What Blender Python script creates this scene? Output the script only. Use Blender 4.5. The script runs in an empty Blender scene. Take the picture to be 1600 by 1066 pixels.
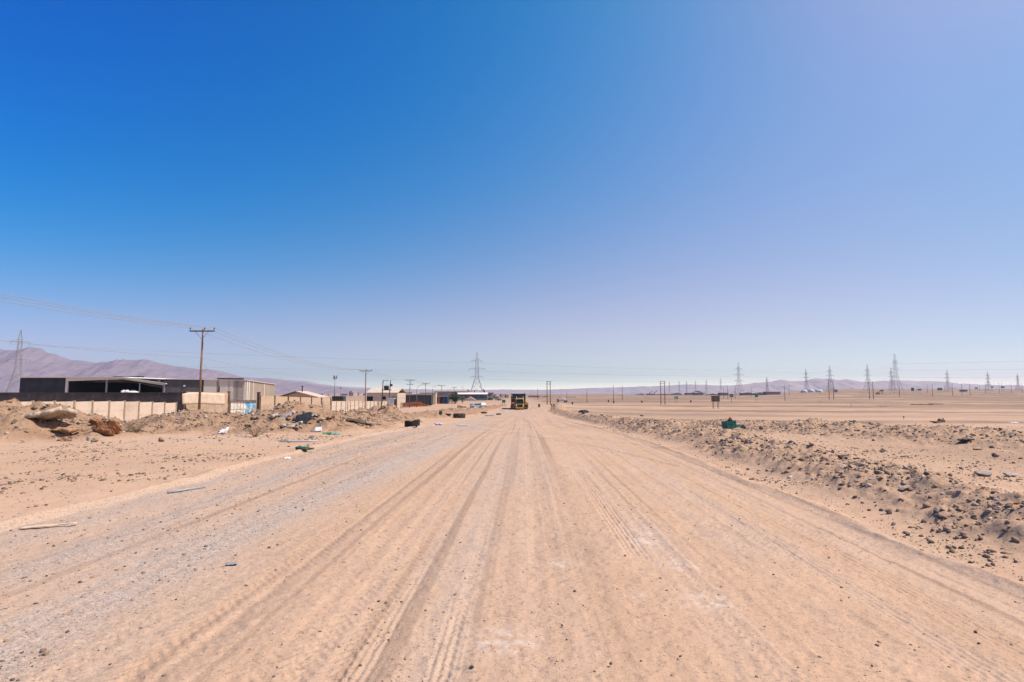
import bpy, bmesh, math, random
import numpy as np
from mathutils import Vector, Matrix

random.seed(7)
RNG = np.random.RandomState(11)
sc = bpy.context.scene
col = sc.collection
R = math.radians

# ------------------------------------------------------------------ camera
CAM_Z = 2.0
FPX = 888.9                       # focal length in pixels of the 1600 px wide photograph (20 mm on 36 mm)
PITCH = math.atan(79.0 / FPX)
cd = bpy.data.cameras.new('camera')
cd.lens = 20.0; cd.sensor_width = 36.0; cd.clip_start = 0.05; cd.clip_end = 60000
cam = bpy.data.objects.new('camera', cd); col.objects.link(cam)
cam.location = (0, 0, CAM_Z); cam.rotation_euler = (math.pi / 2 + PITCH, 0, 0)
sc.camera = cam
CP, SP = math.cos(PITCH), math.sin(PITCH)


def ray(px, py):
    d = Vector((px - 800.0, FPX * CP - (533.0 - py) * SP, FPX * SP + (533.0 - py) * CP))
    return d / d.y


def pt(px, py, Y):
    """world point at forward distance Y seen at photo pixel px, py"""
    d = ray(px, py)
    return Vector((d.x * Y, Y, CAM_Z + d.z * Y))


def X_at(px, Y):
    return ray(px, 612).x * Y


def Z_at(py, Y):
    return CAM_Z + ray(800, py).z * Y


# ------------------------------------------------------------------ noise
_T = np.random.RandomState(5).rand(8, 512, 512).astype(np.float32)


def vnoise(x, y, s=0):
    x = np.asarray(x, dtype=np.float64) + 1000.3 + s * 17.13
    y = np.asarray(y, dtype=np.float64) + 1000.7 + s * 9.71
    ix = np.floor(x).astype(np.int64); iy = np.floor(y).astype(np.int64)
    fx = (x - ix).astype(np.float32); fy = (y - iy).astype(np.float32)
    fx = fx * fx * (3 - 2 * fx); fy = fy * fy * (3 - 2 * fy)
    t = _T[s % 8]
    x0 = ix & 511; x1 = (ix + 1) & 511; y0 = iy & 511; y1 = (iy + 1) & 511
    a = t[x0, y0]; b = t[x1, y0]; c = t[x0, y1]; d = t[x1, y1]
    a = a + (b - a) * fx
    c = c + (d - c) * fx
    return (a + (c - a) * fy) * 2 - 1


def fbm(x, y, s=0, o=4, gain=0.5):
    r = 0.0; a = 1.0; f = 1.0
    for k in range(o):
        r = r + a * vnoise(x * f, y * f, s + k)
        a *= gain; f *= 2.07
    return r


def ss(a, b, x):
    t = np.clip((np.asarray(x, dtype=np.float64) - a) / (b - a), 0, 1)
    return t * t * (3 - 2 * t)


# ------------------------------------------------------------------ the land as a height function
_ly = np.linspace(math.log(1.0), math.log(20001.0), 900)
_dist = np.array([0, 18, 26, 40, 60, 92, 130, 170, 215, 260, 350, 550, 700, 1000, 2000, 4000, 6000, 9000, 20000.])
_drop = np.array([2.0, 2.0, 2.08, 2.5, 3.2, 4.2, 4.95, 5.5, 5.5, 5.0, 4.0, 2.2, 1.2, -.2, -6, -18, -27, -38, -60.])
_b = 2.0 - np.interp(np.exp(_ly) - 1, _dist, _drop)
_k = np.exp(-0.5 * (np.arange(-30, 31) / 9.0) ** 2); _k /= _k.sum()
_bs = np.convolve(np.pad(_b, 30, mode='edge'), _k, mode='valid')


_drop2 = np.array([2.0, 2.0, 2.08, 2.5, 3.2, 4.2, 4.95, 5.5, 5.55, 5.3, 5.2, 5.3, 5.4, 5.6, 9.0, 17, 26, 39, 90.])
_b2 = 2.0 - np.interp(np.exp(_ly) - 1, _dist, _drop2)
_bs2 = np.convolve(np.pad(_b2, 30, mode='edge'), _k, mode='valid')


def base(y, q=1.0):
    l = np.log(np.maximum(y, 0) + 1)
    return np.interp(l, _ly, _bs) * q + np.interp(l, _ly, _bs2) * (1 - q)


def xc(y):
    return np.interp(y, [-60, 0, 100, 170, 230, 300, 420, 600, 2000], [-1.15, -1.15, 1.0, 2.8, 7, 15, 30, 55, 260])


def ridge(x, y, pts):
    """height of a dumped bank: pts = (x, y, height, half width)"""
    h = np.zeros_like(x)
    for (x0, y0, h0, w0), (x1, y1, h1, w1) in zip(pts[:-1], pts[1:]):
        dx, dy = x1 - x0, y1 - y0
        t = np.clip(((x - x0) * dx + (y - y0) * dy) / (dx * dx + dy * dy), 0, 1)
        d = np.hypot(x - x0 - t * dx, y - y0 - t * dy)
        w = w0 + (w1 - w0) * t; hh = h0 + (h1 - h0) * t
        q = np.clip(1 - d / w, 0, 1)
        prof = np.where(q < 0.35, q * q / 0.7, q - 0.175) / 0.825
        prof = np.where(prof > 0.72, 0.72 + (prof - 0.72) * 0.45, prof) / 0.846
        h = np.maximum(h, hh * prof)
    return h


PILE_LEFT = [(-48, 22, 2.1, 8), (-30, 24, 2.1, 8), (-23.5, 25, 1.85, 7), (-20.2, 26, 1.2, 6), (-18.6, 27, .75, 5), (-16.2, 26.5, .2, 3.5)]
PILE_MID = [(-24, 40, .55, 5.5), (-18.5, 34, .78, 7), (-16.2, 33, .85, 8), (-15, 34, 1.08, 8.5), (-13.6, 34, 1.18, 8.5), (-12.4, 36, 1.02, 7), (-12.2, 40, .85, 5.5)]
PILE_END = [(-12.4, 41, .75, 4.5), (-12.2, 45, .95, 4.5), (-11.9, 49.5, 1.4, 4.8), (-10.8, 51.5, 1.15, 4.2), (-9.9, 55, .3, 2.5)]
PILE_FAR = [(-24, 62, .7, 6), (-17, 66, .8, 5), (-13, 80, .8, 4), (-11, 100, 1.1, 4), (-10, 125, .9, 4), (-8.5, 150, .7, 3), (-6, 185, .8, 3), (-3, 215, .7, 3)]
BANK_R1 = [(7.3, -6, .35, 2.2), (7.6, 8, .36, 2.3), (7.8, 16, .42, 2.3), (8.1, 30, .55, 2.3), (8.5, 40, .5, 2), (8.8, 50, .55, 2.1), (9.1, 56, .85, 2.3), (9.5, 64, .55, 2), (10, 78, .75, 2.2), (10.4, 95, .6, 2.2), (11, 120, .8, 2.5), (12.5, 160, .9, 3), (16, 200, .8, 3), (22, 260, .6, 3)]
BANK_R2 = [(30, 6, .5, 6), (24, 17, .5, 6), (19, 22, .48, 6), (16.8, 28, .5, 5.5), (15.6, 36, .5, 5), (14.5, 43, .38, 4.2), (12, 52, .25, 3)]


def zones(x, y):
    wob = fbm(x / 7, y / 7, 3, 3)
    wob2 = fbm(x / 2.3, y / 2.3, 4, 3)
    pl = np.maximum.reduce([ridge(x + wob * .8, y + wob2 * .9, p) for p in (PILE_LEFT, PILE_MID, PILE_END, PILE_FAR)])
    uu = x - xc(y)
    pl = pl * np.where(y < 120, ss(-6.3, -8.6, uu + .5 * wob), 1)
    pr = np.maximum.reduce([ridge(x + wob * .35 + wob2 * .25, y + wob2 * .9, p) for p in (BANK_R1, BANK_R2)])
    return pl, pr, wob, wob2


def land(x, y, full=False):
    x = np.asarray(x, dtype=np.float64); y = np.asarray(y, dtype=np.float64)
    r = np.hypot(x, y)
    # side profile: the plain on the right lies lower than the road
    z = base(np.where(y > 0, np.maximum(y, r * 0.55), r * 0.55), ss(.36, .6, x / np.maximum(y, 1.0)))
    near = 1 - ss(250, 900, r)
    z = z - 0.55 * ss(17, 30, x) * near - 0.25 * ss(-26, -40, x) * near
    pl, pr, wob, wob2 = zones(x, y)
    u = x - xc(y)
    uw = u + 0.18 * fbm(y / 9, y * 0 + 3.3, 2, 2) * (1 - ss(60, 200, y))
    road = ss(-6.36, -6.24, u + .22 * wob2) * ss(6.5, 6.1, u + .12 * wob2) * near
    z = z + 0.06 * (1 - road) * near * ss(-0.6, -6.0, u) + 0.03 * road * (1 - (u / 6.4) ** 2)
    # sandy lip along the left edge, windrow along the right edge of the road
    dl = u + 6.4 + .22 * wob2
    z = z + .045 * np.exp(-(dl / .10) ** 2) * (1 - ss(40, 70, y))
    dr = u - 6.25 + .12 * wob2
    z = z + .05 * np.exp(-((dr + .1) / .12) ** 2) * (1 - ss(60, 110, y)) - .015 * np.exp(-((dr + .5) / .2) ** 2) * (1 - ss(40, 80, y))
    # banks and their roughness
    fade = 1 - ss(60, 260, r)
    lump = fbm(x / 1.6, y / 1.6, 1, 3); chip = fbm(x / .38, y / .38, 5, 3); fine = vnoise(x / .11, y / .11, 2)
    ml = ss(.02, .35, pl); mr = ss(.02, .22, pr)
    clod = np.abs(fbm(x / .75, y / .75, 6, 3))
    z = z + pl * (1 + .30 * lump) + ml * (.10 * lump + .075 * chip + .10 * clod + .022 * fine * fade)
    z = z + pr * (1 + .30 * lump) + mr * (.03 * lump + .075 * np.maximum(chip, -.4) + .07 * clod + .03 * fine * fade)
    # sandy ground beside the road
    off = (1 - road) * (1 - np.maximum(ml, mr))
    z = z + off * (.035 * wob * fade + .016 * lump * fade + .010 * chip * fade + .004 * fine * fade)
    z = z + off * (1 - near) * 0
    # wheel ruts, fine grooves and tread marks pressed into the road
    if full:
        lane = np.zeros_like(z); groove = np.zeros_like(z)
        for (c, w, amp, tread, sd) in TRACKS:
            cc = c + .3 * np.sin(y / 48.0 + sd) + .02 * np.sin(y / 9.0 + sd * 2.1)
            d = (u - cc) / w
            cut = ss(-.5, .35, vnoise(y / 5.0, y * 0 + sd * 5.1, 3) + .9 * vnoise(x / .9, y / 2.4, 4))
            m = np.exp(-(d * d) ** 2) * cut
            z = z - .005 * amp * m * road
            z = z + .0026 * amp * cut * (np.exp(-((np.abs(d) - 1.15) / .2) ** 2)) * road
            if tread == 1:      # ribs running along
                z = z + .006 * m * np.sin((u - cc) * 2 * math.pi / .062) * road
            elif tread == 2:    # chevron lugs
                z = z + .0046 * m * np.sin((y + np.abs(u - cc) * 1.1) * 2 * math.pi / .125 + .4 * wob2) * road
            elif tread == 3:
                z = z + .0046 * m * np.sin((y + (u - cc) * .5) * 2 * math.pi / .15 + wob2 * .5) * road
        # tracks that swing across the road
        for (xa, ya, xb, yb, bow) in CROSS:
            t = np.clip((y - ya) / (yb - ya), 0, 1)
            for o_ in (-.85, .85):
                d = (x - (xa + (xb - xa) * t + bow * np.sin(math.pi * t)) - o_ * 1.3) / (.22 * max(1, abs(xb - xa) / abs(yb - ya)))
                m = np.exp(-(d * d) ** 2) * ss(0, .06, t) * ss(1, .94, t)
                z = z - .02 * m + .012 * np.exp(-((np.abs(d) - 1.2) / .25) ** 2) * ss(0, .06, t) * ss(1, .94, t)
        st = vnoise(u / .21 + .2 * wob, y / 30, 6) * .5 + vnoise(u / .09, y / 18, 4) * .3
        z = z + road * fade * (.009 * st + .011 * chip * (.3 + .9 * ss(-.2, .5, wob2)) + .007 * fine + .004 * vnoise(x / .045, y / .06, 5) * (1 - ss(9, 22, r)))
        z = z + road * .018 * wob * fade
    return z


CROSS = [(-7.5, 17, 2.5, 31, 1.2), (-6, 21, 4.5, 38, -1.5), (5.5, 15, -1.5, 33, 1.0), (-3, 26, 6, 60, .5), (3.5, 24, -4.5, 52, -.8)]
TRACKS = [(-5.6, .30, 1.0, 0, .1), (-4.9, .32, 1.2, 3, .7), (-4.2, .28, 1.0, 0, 1.5), (-3.1, .22, .8, 3, 1.1), (-2.2, .2, .9, 3, 2.3), (-1.78, .16, 1.1, 2, 2.4),
          (-1.30, .13, .9, 2, 3.3), (-.92, .17, 1.2, 2, .4), (-.45, .15, .8, 3, 4.4), (.22, .13, 1.3, 1, 5.2), (.85, .12, .8, 0, 3.9), (1.05, .1, .9, 2, 1.9),
          (1.6, .17, 1.0, 3, 5.5), (2.1, .15, .8, 0, 6.1), (2.45, .16, 1.3, 1, 2.7), (2.95, .2, .9, 3, 3.1), (3.35, .12, 1.2, 0, 3.6), (3.7, .14, 1.0, 2, 1.3),
          (4.2, .16, 1.0, 1, .9), (4.62, .14, 1.1, 2, 4.1), (5.05, .17, .9, 1, 5.9), (5.6, .2, 1.0, 0, .3)]
_tr = np.random.RandomState(77)
TRACKS += [(float(_tr.uniform(-2.6, 5.8)), float(_tr.uniform(.045, .1)), float(_tr.uniform(.5, .9)), int(_tr.choice([0, 0, 2, 1])), float(_tr.uniform(0, 6.3))) for _ in range(22)]


def gz(x, y):
    return float(land(np.array([float(x)]), np.array([float(y)]))[0])


def hit(px, py, y0=3.0, y1=2500.0):
    """ground point seen at photo pixel px, py"""
    Y = np.exp(np.linspace(math.log(y0), math.log(y1), 1500))
    d = ray(px, py)
    z = CAM_Z + d.z * Y
    g = land(d.x * Y, Y)
    k = np.nonzero(z < g)[0]
    if not len(k):
        return Vector((d.x * y1, y1, float(g[-1])))
    i = k[0]
    return Vector((d.x * Y[i], Y[i], float(g[i])))


# ------------------------------------------------------------------ materials
def new_mat(name):
    m = bpy.data.materials.new(name); m.use_nodes = True
    nt = m.node_tree
    return m, nt, nt.nodes['Principled BSDF']


def N(nt, kind, **kw):
    n = nt.nodes.new(kind)
    for k, v in kw.items():
        if k.startswith('i_'):
            n.inputs[k[2:]].default_value = v
        else:
            setattr(n, k, v)
    return n


def mixc(nt, fac, a, b, blend='MIX'):
    n = nt.nodes.new('ShaderNodeMix'); n.data_type = 'RGBA'; n.blend_type = blend
    for s, v in ((0, fac), (6, a), (7, b)):
        if isinstance(v, (int, float)):
            n.inputs[s].default_value = v
        elif isinstance(v, (tuple, list)):
            n.inputs[s].default_value = (v[0], v[1], v[2], 1)
        else:
            nt.links.new(v, n.inputs[s])
    return n.outputs[2]


def maprange(nt, v, a, b, c=0.0, d=1.0):
    n = nt.nodes.new('ShaderNodeMapRange')
    n.inputs[1].default_value = a; n.inputs[2].default_value = b; n.inputs[3].default_value = c; n.inputs[4].default_value = d
    nt.links.new(v, n.inputs[0])
    return n.outputs[0]


def noise(nt, vec, scale, detail=3, rough=.55):
    n = nt.nodes.new('ShaderNodeTexNoise')
    n.inputs['Scale'].default_value = scale; n.inputs['Detail'].default_value = detail; n.inputs['Roughness'].default_value = rough
    nt.links.new(vec, n.inputs['Vector'])
    return n.outputs['Fac']


def math_n(nt, op, a, b=None):
    n = nt.nodes.new('ShaderNodeMath'); n.operation = op
    for i, v in enumerate((a, b)):
        if v is None:
            continue
        if isinstance(v, (int, float)):
            n.inputs[i].default_value = v
        else:
            nt.links.new(v, n.inputs[i])
    return n.outputs[0]


def ground_material():
    m, nt, b = new_mat('desert_soil')
    pos = N(nt, 'ShaderNodeNewGeometry').outputs['Position']
    def attr(n):
        return N(nt, 'ShaderNodeAttribute', attribute_name=n).outputs['Fac']
    grav, rub, dust, road, pale = attr('gravel'), attr('rubble'), attr('dust'), attr('road'), attr('pale')
    # broad tone of the bare soil
    c = mixc(nt, maprange(nt, noise(nt, pos, .09, 4), .35, .65), SAND_A, SAND_B)
    c = mixc(nt, maprange(nt, noise(nt, pos, .9, 4), .35, .7, 0, .5), c, SAND_C)
    c = mixc(nt, dust, c, DUST)
    c = mixc(nt, attr('plain'), c, PLAIN)
    c = mixc(nt, math_n(nt, 'MULTIPLY', attr('pile'), maprange(nt, noise(nt, pos, 1.4, 4), .35, .6, .6, 1.0)), c, PILE)
    c = mixc(nt, attr('worn'), c, (.275, .178, .118))
    # grey crushed gravel on the road
    sp = noise(nt, pos, 42, 3, .75)
    gc = mixc(nt, maprange(nt, sp, .36, .64), GRAV_D, GRAV_L)
    c = mixc(nt, math_n(nt, 'MULTIPLY', grav, maprange(nt, noise(nt, pos, 5, 4), .25, .6, .55, 1)), c, gc)
    # rubble: stones of many tones in sand
    vor = N(nt, 'ShaderNodeTexVoronoi'); vor.inputs['Scale'].default_value = 7.0
    nt.links.new(pos, vor.inputs['Vector'])
    tone = N(nt, 'ShaderNodeValToRGB')
    e = tone.color_ramp.elements
    e[0].position = .1; e[0].color = (.055, .05, .048, 1); e[1].position = .95; e[1].color = (.30, .225, .165, 1)
    k = e.new(.45); k.color = (.20, .15, .112, 1)
    sep = N(nt, 'ShaderNodeSeparateColor'); nt.links.new(vor.outputs['Color'], sep.inputs[0])
    nt.links.new(sep.outputs[0], tone.inputs[0])
    stone = math_n(nt, 'MULTIPLY', rub, maprange(nt, vor.outputs['Distance'], .42, .30))
    stone = math_n(nt, 'MULTIPLY', stone, maprange(nt, noise(nt, pos, 2.1, 3), .42, .58))
    c = mixc(nt, math_n(nt, 'MULTIPLY', stone, .8), c, tone.outputs['Color'])
    # loose grains everywhere
    g2 = noise(nt, pos, 26, 2, .6)
    c = mixc(nt, maprange(nt, g2, .6, .7, 0, .6), c, (.15, .115, .09))
    c = mixc(nt, maprange(nt, noise(nt, pos, 61, 2, .6), .6, .7, 0, .5), c, (.13, .105, .09))
    for sc_, lo_, k_ in ((17, .60, .42), (10, .61, .36), (6, .62, .28)):
        c = mixc(nt, maprange(nt, noise(nt, pos, sc_, 3, .65), lo_, lo_ + .1, 0, k_), c, (.135, .098, .072))
    g3 = noise(nt, pos, 90, 2, .7)
    c = mixc(nt, maprange(nt, g3, .52, .7, 0, .5), c, (.54, .43, .345))
    c = mixc(nt, pale, c, (.54, .47, .41))
    nt.links.new(c, b.inputs['Base Color'])
    b.inputs['Roughness'].default_value = .95
    b.inputs['Specular IOR Level'].default_value = .15
    bump = N(nt, 'ShaderNodeBump'); bump.inputs['Strength'].default_value = .75; bump.inputs['Distance'].default_value = .02
    hsum = math_n(nt, 'ADD', noise(nt, pos, 14, 4, .65), math_n(nt, 'MULTIPLY', sp, math_n(nt, 'ADD', math_n(nt, 'MULTIPLY', grav, .5), .25)))
    hsum = math_n(nt, 'ADD', hsum, math_n(nt, 'MULTIPLY', stone, .8))
    nt.links.new(hsum, bump.inputs['Height'])
    nt.links.new(bump.outputs[0], b.inputs['Normal'])
    return m


SAND_A, SAND_B, SAND_C = (.44, .283, .178), (.51, .335, .216), (.365, .232, .146)
DUST = (.445, .302, .208)
PLAIN = (.215, .138, .09)
PILE = (.238, .140, .079)
GRAV_D, GRAV_L = (.20, .163, .137), (.53, .438, .37)


def grid_mesh(name, P, nr, nc, wrap=False):
    """P: nr*nc points in rows"""
    me = bpy.data.meshes.new(name)
    cols = nc if wrap else nc - 1
    i = np.arange(nr - 1)[:, None] * nc; j = np.arange(cols)[None, :]; j1 = (j + 1) % nc
    f = np.stack([i + j, i + nc + j, i + nc + j1, i + j1], axis=-1).reshape(-1, 4)[:, ::-1]
    me.vertices.add(len(P)); me.vertices.foreach_set('co', P.astype(np.float32).ravel())
    nf = len(f)
    me.loops.add(nf * 4); me.polygons.add(nf)
    me.loops.foreach_set('vertex_index', f.astype(np.int32).ravel())
    me.polygons.foreach_set('loop_start', np.arange(0, nf * 4, 4, dtype=np.int32))
    me.polygons.foreach_set('loop_total', np.full(nf, 4, dtype=np.int32))
    me.polygons.foreach_set('use_smooth', np.ones(nf, dtype=bool))
    me.update(calc_edges=True); me.validate()
    return me


def build_ground():
    rows = [.25]; r = .25
    while r < 3.0:
        r *= 1.18; rows.append(r)
    while r < 9000:
        dr = min(.00075 * r * r, (.0048 if r < 140 else (.012 if r < 500 else .05)) * r)
        r += dr; rows.append(r)
    rows = np.array(rows)
    front = np.linspace(-50, 50, int(100 / .078))
    side = np.concatenate([np.arange(-180, -50, 1.3), front, np.arange(50.5, 180, 1.3)])
    a = np.radians(side)
    nr, nc = len(rows), len(a)
    RR = rows[:, None]
    x = (RR * np.sin(a)[None, :]).ravel(); y = (RR * np.cos(a)[None, :]).ravel()
    z = land(x, y, True)
    me = grid_mesh('ground', np.stack([x, y, z], 1), nr, nc, wrap=True)
    pl, pr, wob, wob2 = zones(x, y)
    u = x - xc(y)
    road = ss(-6.5, -6.2, u + .22 * wob2) * ss(6.4, 6.1, u) * (1 - ss(250, 700, y))
    n1 = vnoise(u / .55 + wob * .5, y / 16, 6); n2 = vnoise(u / .2, y / 26, 4)
    left = ss(-1.6, -2.8, u + .7 * wob + .3 * wob2) * road
    n3 = vnoise(u / 1.3 + .6 * wob2, y / 6, 2)
    band = np.exp(-((u + 2.3 + .35 * wob + .2 * wob2) / .55) ** 2) * road * (1 - ss(35, 80, y)) * (.55 + .45 * ss(-.4, .4, wob2))
    g = left * (.74 + .2 * n1 + .2 * n2 + .3 * n3) + band * .8 + road * .3 * ss(.1, .8, n1 + .3 * n2 + .3 * wob2) * ss(5.0, 3.8, u)
    g = np.clip(g, 0, 1) * (1 - .45 * ss(8, 32, y)) * (1 - .5 * ss(60, 200, y))
    lanes = np.exp(-((u + 3.75) / .55) ** 2) + .8 * np.exp(-((u + 5.3) / .35) ** 2)
    g = np.clip(g - .3 * lanes * left * ss(-.6, .3, vnoise(y / 9, y * 0, 2) + .3), 0, 1)
    n4 = vnoise(u / .34 + .15 * wob, y / 40, 3)
    dust = road * np.clip(.5 + .5 * n1 + .45 * n2 + .35 * n4 + .25 * wob2, 0, 1) * (.35 + .65 * ss(-2.5, 0, u)) + road * lanes * .6
    dust = np.clip(dust + road * ss(40, 120, y) * .5, 0, 1)
    track = np.exp(-((y - 24.5 - .1 * x) / 2.2) ** 2) * ss(-7, -10, x) * ss(-24, -16, x)
    dust = np.clip(dust + .7 * track, 0, 1)
    rub = np.clip(ss(.03, .3, pr) + .85 * ss(.05, .4, pl) * ss(-.7, .3, wob + .5 * wob2) + .14 * (1 - road) * ss(8, 14, np.abs(u)) * ss(.1, .8, wob2 + wob), 0, 1)
    # gravelly strips on the open plain
    strip = ss(.05, .6, vnoise(x / 60, y / 5.5, 7) + .3 * wob) * ss(12, 20, x) * (1 - ss(.0, .1, pr))
    rub = np.clip(rub + .7 * strip * (1 - ss(100, 400, y)), 0, 1)
    plain = np.clip(ss(10, 20, x) * (1 - ss(.0, .1, pr)) * (.45 + .7 * vnoise(x / 70, (y + .22 * x + 7 * wob) / 15, 5) + .35 * vnoise(x / 22, (y - .1 * x + 4 * wob) / 6, 2)) + ss(120, 500, np.hypot(x, y)) * .5, 0, 1)
    pale = np.zeros_like(x)
    for (px, py, w) in ((1005, 830, .25), (1115, 938, .2), (790, 1000, .2), (1066, 882, .17), (1010, 848, .2), (878, 880, .15), (985, 932, .12)):
        p = hit(px, py)
        q = np.exp(-(((x - p.x) / w) ** 2 + ((y - p.y) / (w * .9)) ** 2))
        pale = np.maximum(pale, q * ss(.1, .7, fbm(x / .09, y / .07, 3, 3) + .15))
    for n, v in (('gravel', g), ('rubble', rub), ('dust', dust), ('road', road), ('plain', plain), ('worn', road * np.clip(.38 * ss(.15, .8, vnoise(u / .27 + .2 * wob, y / 34, 1) + .4 * vnoise(u / .8, y / 12, 4)) * (.4 + .6 * ss(-.3, .4, wob2)) + .85 * ss(.1, .6, vnoise(u / .085 + .3 * wob, y / 24, 2)) * ss(-.4, .5, vnoise(u / .5, y / 15, 5)), 0, .75)), ('pile', np.clip(ss(.0, .25, pl) + .4 * ss(.0, .2, pr), 0, 1)), ('pale', np.clip(pale, 0, .4))):
        at = me.attributes.new(n, 'FLOAT', 'POINT'); at.data.foreach_set('value', v.astype(np.float32))
    o = bpy.data.objects.new('ground', me); col.objects.link(o)
    o['kind'] = 'structure'; me.materials.append(ground_material())
    return o


# ------------------------------------------------------------------ light, sky, air
SUN_EL, SUN_AZ = R(57), R(97)        # azimuth measured from straight ahead towards the right


def light_and_sky():
    w = bpy.data.worlds.new('World'); sc.world = w; w.use_nodes = True
    nt = w.node_tree; bg = nt.nodes['Background']
    sky = nt.nodes.new('ShaderNodeTexSky'); sky.sky_type = 'NISHITA'; sky.sun_disc = False
    sky.sun_elevation = SUN_EL; sky.sun_rotation = SUN_AZ
    sky.altitude = 600; sky.air_density = 1.0; sky.dust_density = .6; sky.ozone_density = 3.0
    # clear desert air: the blue deepens away from the sun and overhead, and pales towards the sun and the horizon
    tc = nt.nodes.new('ShaderNodeTexCoord'); sx = nt.nodes.new('ShaderNodeSeparateXYZ')
    nt.links.new(tc.outputs['Generated'], sx.inputs[0])
    def clamp(v, a, b):
        return maprange(nt, v, a, b, a, b)
    X = clamp(sx.outputs[0], -.72, .72); Z = clamp(sx.outputs[2], 0.0, .62)
    XX = math_n(nt, 'MULTIPLY', X, X); ZZ = math_n(nt, 'MULTIPLY', Z, Z); XZ = math_n(nt, 'MULTIPLY', X, Z)
    ZZZ = math_n(nt, 'MULTIPLY', ZZ, Z); XXZ = math_n(nt, 'MULTIPLY', XX, Z); XZZ = math_n(nt, 'MULTIPLY', X, ZZ)
    EX2 = math_n(nt, 'POWER', math.e, math_n(nt, 'MULTIPLY', Z, -45.0))
    XXX = math_n(nt, 'MULTIPLY', XX, X)
    EX = math_n(nt, 'POWER', math.e, math_n(nt, 'MULTIPLY', Z, -14.0)); EXX = math_n(nt, 'MULTIPLY', EX, X)
    sp = nt.nodes.new('ShaderNodeSeparateColor'); cb = nt.nodes.new('ShaderNodeCombineColor')
    nt.links.new(sky.outputs[0], sp.inputs[0])
    for c in range(3):
        acc = None
        for kf, v in zip(SKY_FIT[c], (None, X, Z, XX, XZ, ZZ, ZZZ, XXZ, XZZ, EX, XXX, EXX, EX2)):
            t = kf if v is None else math_n(nt, 'MULTIPLY', v, kf)
            acc = t if acc is None else math_n(nt, 'ADD', t if not isinstance(acc, float) else t, acc)
        g = math_n(nt, 'POWER', math.e, acc)
        nt.links.new(math_n(nt, 'MULTIPLY', sp.outputs[c], g), cb.inputs[c])
    nt.links.new(cb.outputs[0], bg.inputs['Color'])
    bg.inputs['Strength'].default_value = .1
    ld = bpy.data.lights.new('sun', 'SUN'); ld.energy = 4.7; ld.angle = R(.53); ld.color = (1, .935, .82)
    lo = bpy.data.objects.new('sun', ld); col.objects.link(lo)
    d = Vector((math.sin(SUN_AZ) * math.cos(SUN_EL), math.cos(SUN_AZ) * math.cos(SUN_EL), math.sin(SUN_EL)))
    lo.rotation_euler = d.to_track_quat('Z', 'Y').to_euler()
    vs = sc.view_settings
    vs.view_transform = 'Standard'; vs.look = 'None'; vs.exposure = .35; vs.gamma = 1
    try:
        vs.use_curve_mapping = False
    except Exception:
        pass
    # the air
    me = bpy.data.meshes.new('haze'); bm = bmesh.new(); bmesh.ops.create_cube(bm, size=1)
    bm.to_mesh(me); bm.free()
    o = bpy.data.objects.new('haze', me); col.objects.link(o); o['kind'] = 'stuff'
    zlo, zhi = -60.0, 290.0
    o.scale = (18400, 18400, zhi - zlo); o.location = (0, 0, (zhi + zlo) / 2)
    m = bpy.data.materials.new('haze'); m.use_nodes = True; t = m.node_tree; t.nodes.clear()
    out = t.nodes.new('ShaderNodeOutputMaterial'); pv = t.nodes.new('ShaderNodeVolumePrincipled')
    pv.inputs['Density'].default_value = HAZE; pv.inputs['Color'].default_value = (.74, .83, .97, 1)
    pv.inputs['Density Attribute'].default_value = ''
    pv.inputs['Anisotropy'].default_value = .55
    t.links.new(pv.outputs[0], out.inputs['Volume'])
    me.materials.append(m)
    try:
        m.cycles.homogeneous_volume = True
    except Exception:
        pass


HAZE = 1.05e-4
SKY_FIT = ((1.156, -0.474, -4.988, 0.148, 5.814, -4.01, 5.75, -7.962, 15.155, -1.74, -0.648, 1.123, 1.976), (-0.155, 0.146, 0.648, -0.25, 0.686, -1.468, 1.057, 0.169, 1.552, 0.264, -0.429, 0.318, 1.156), (-0.377, 0.104, 2.297, -0.036, -0.435, -1.632, -0.54, 0.235, 0.472, 0.752, -0.317, 0.175, 0.842))

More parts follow.
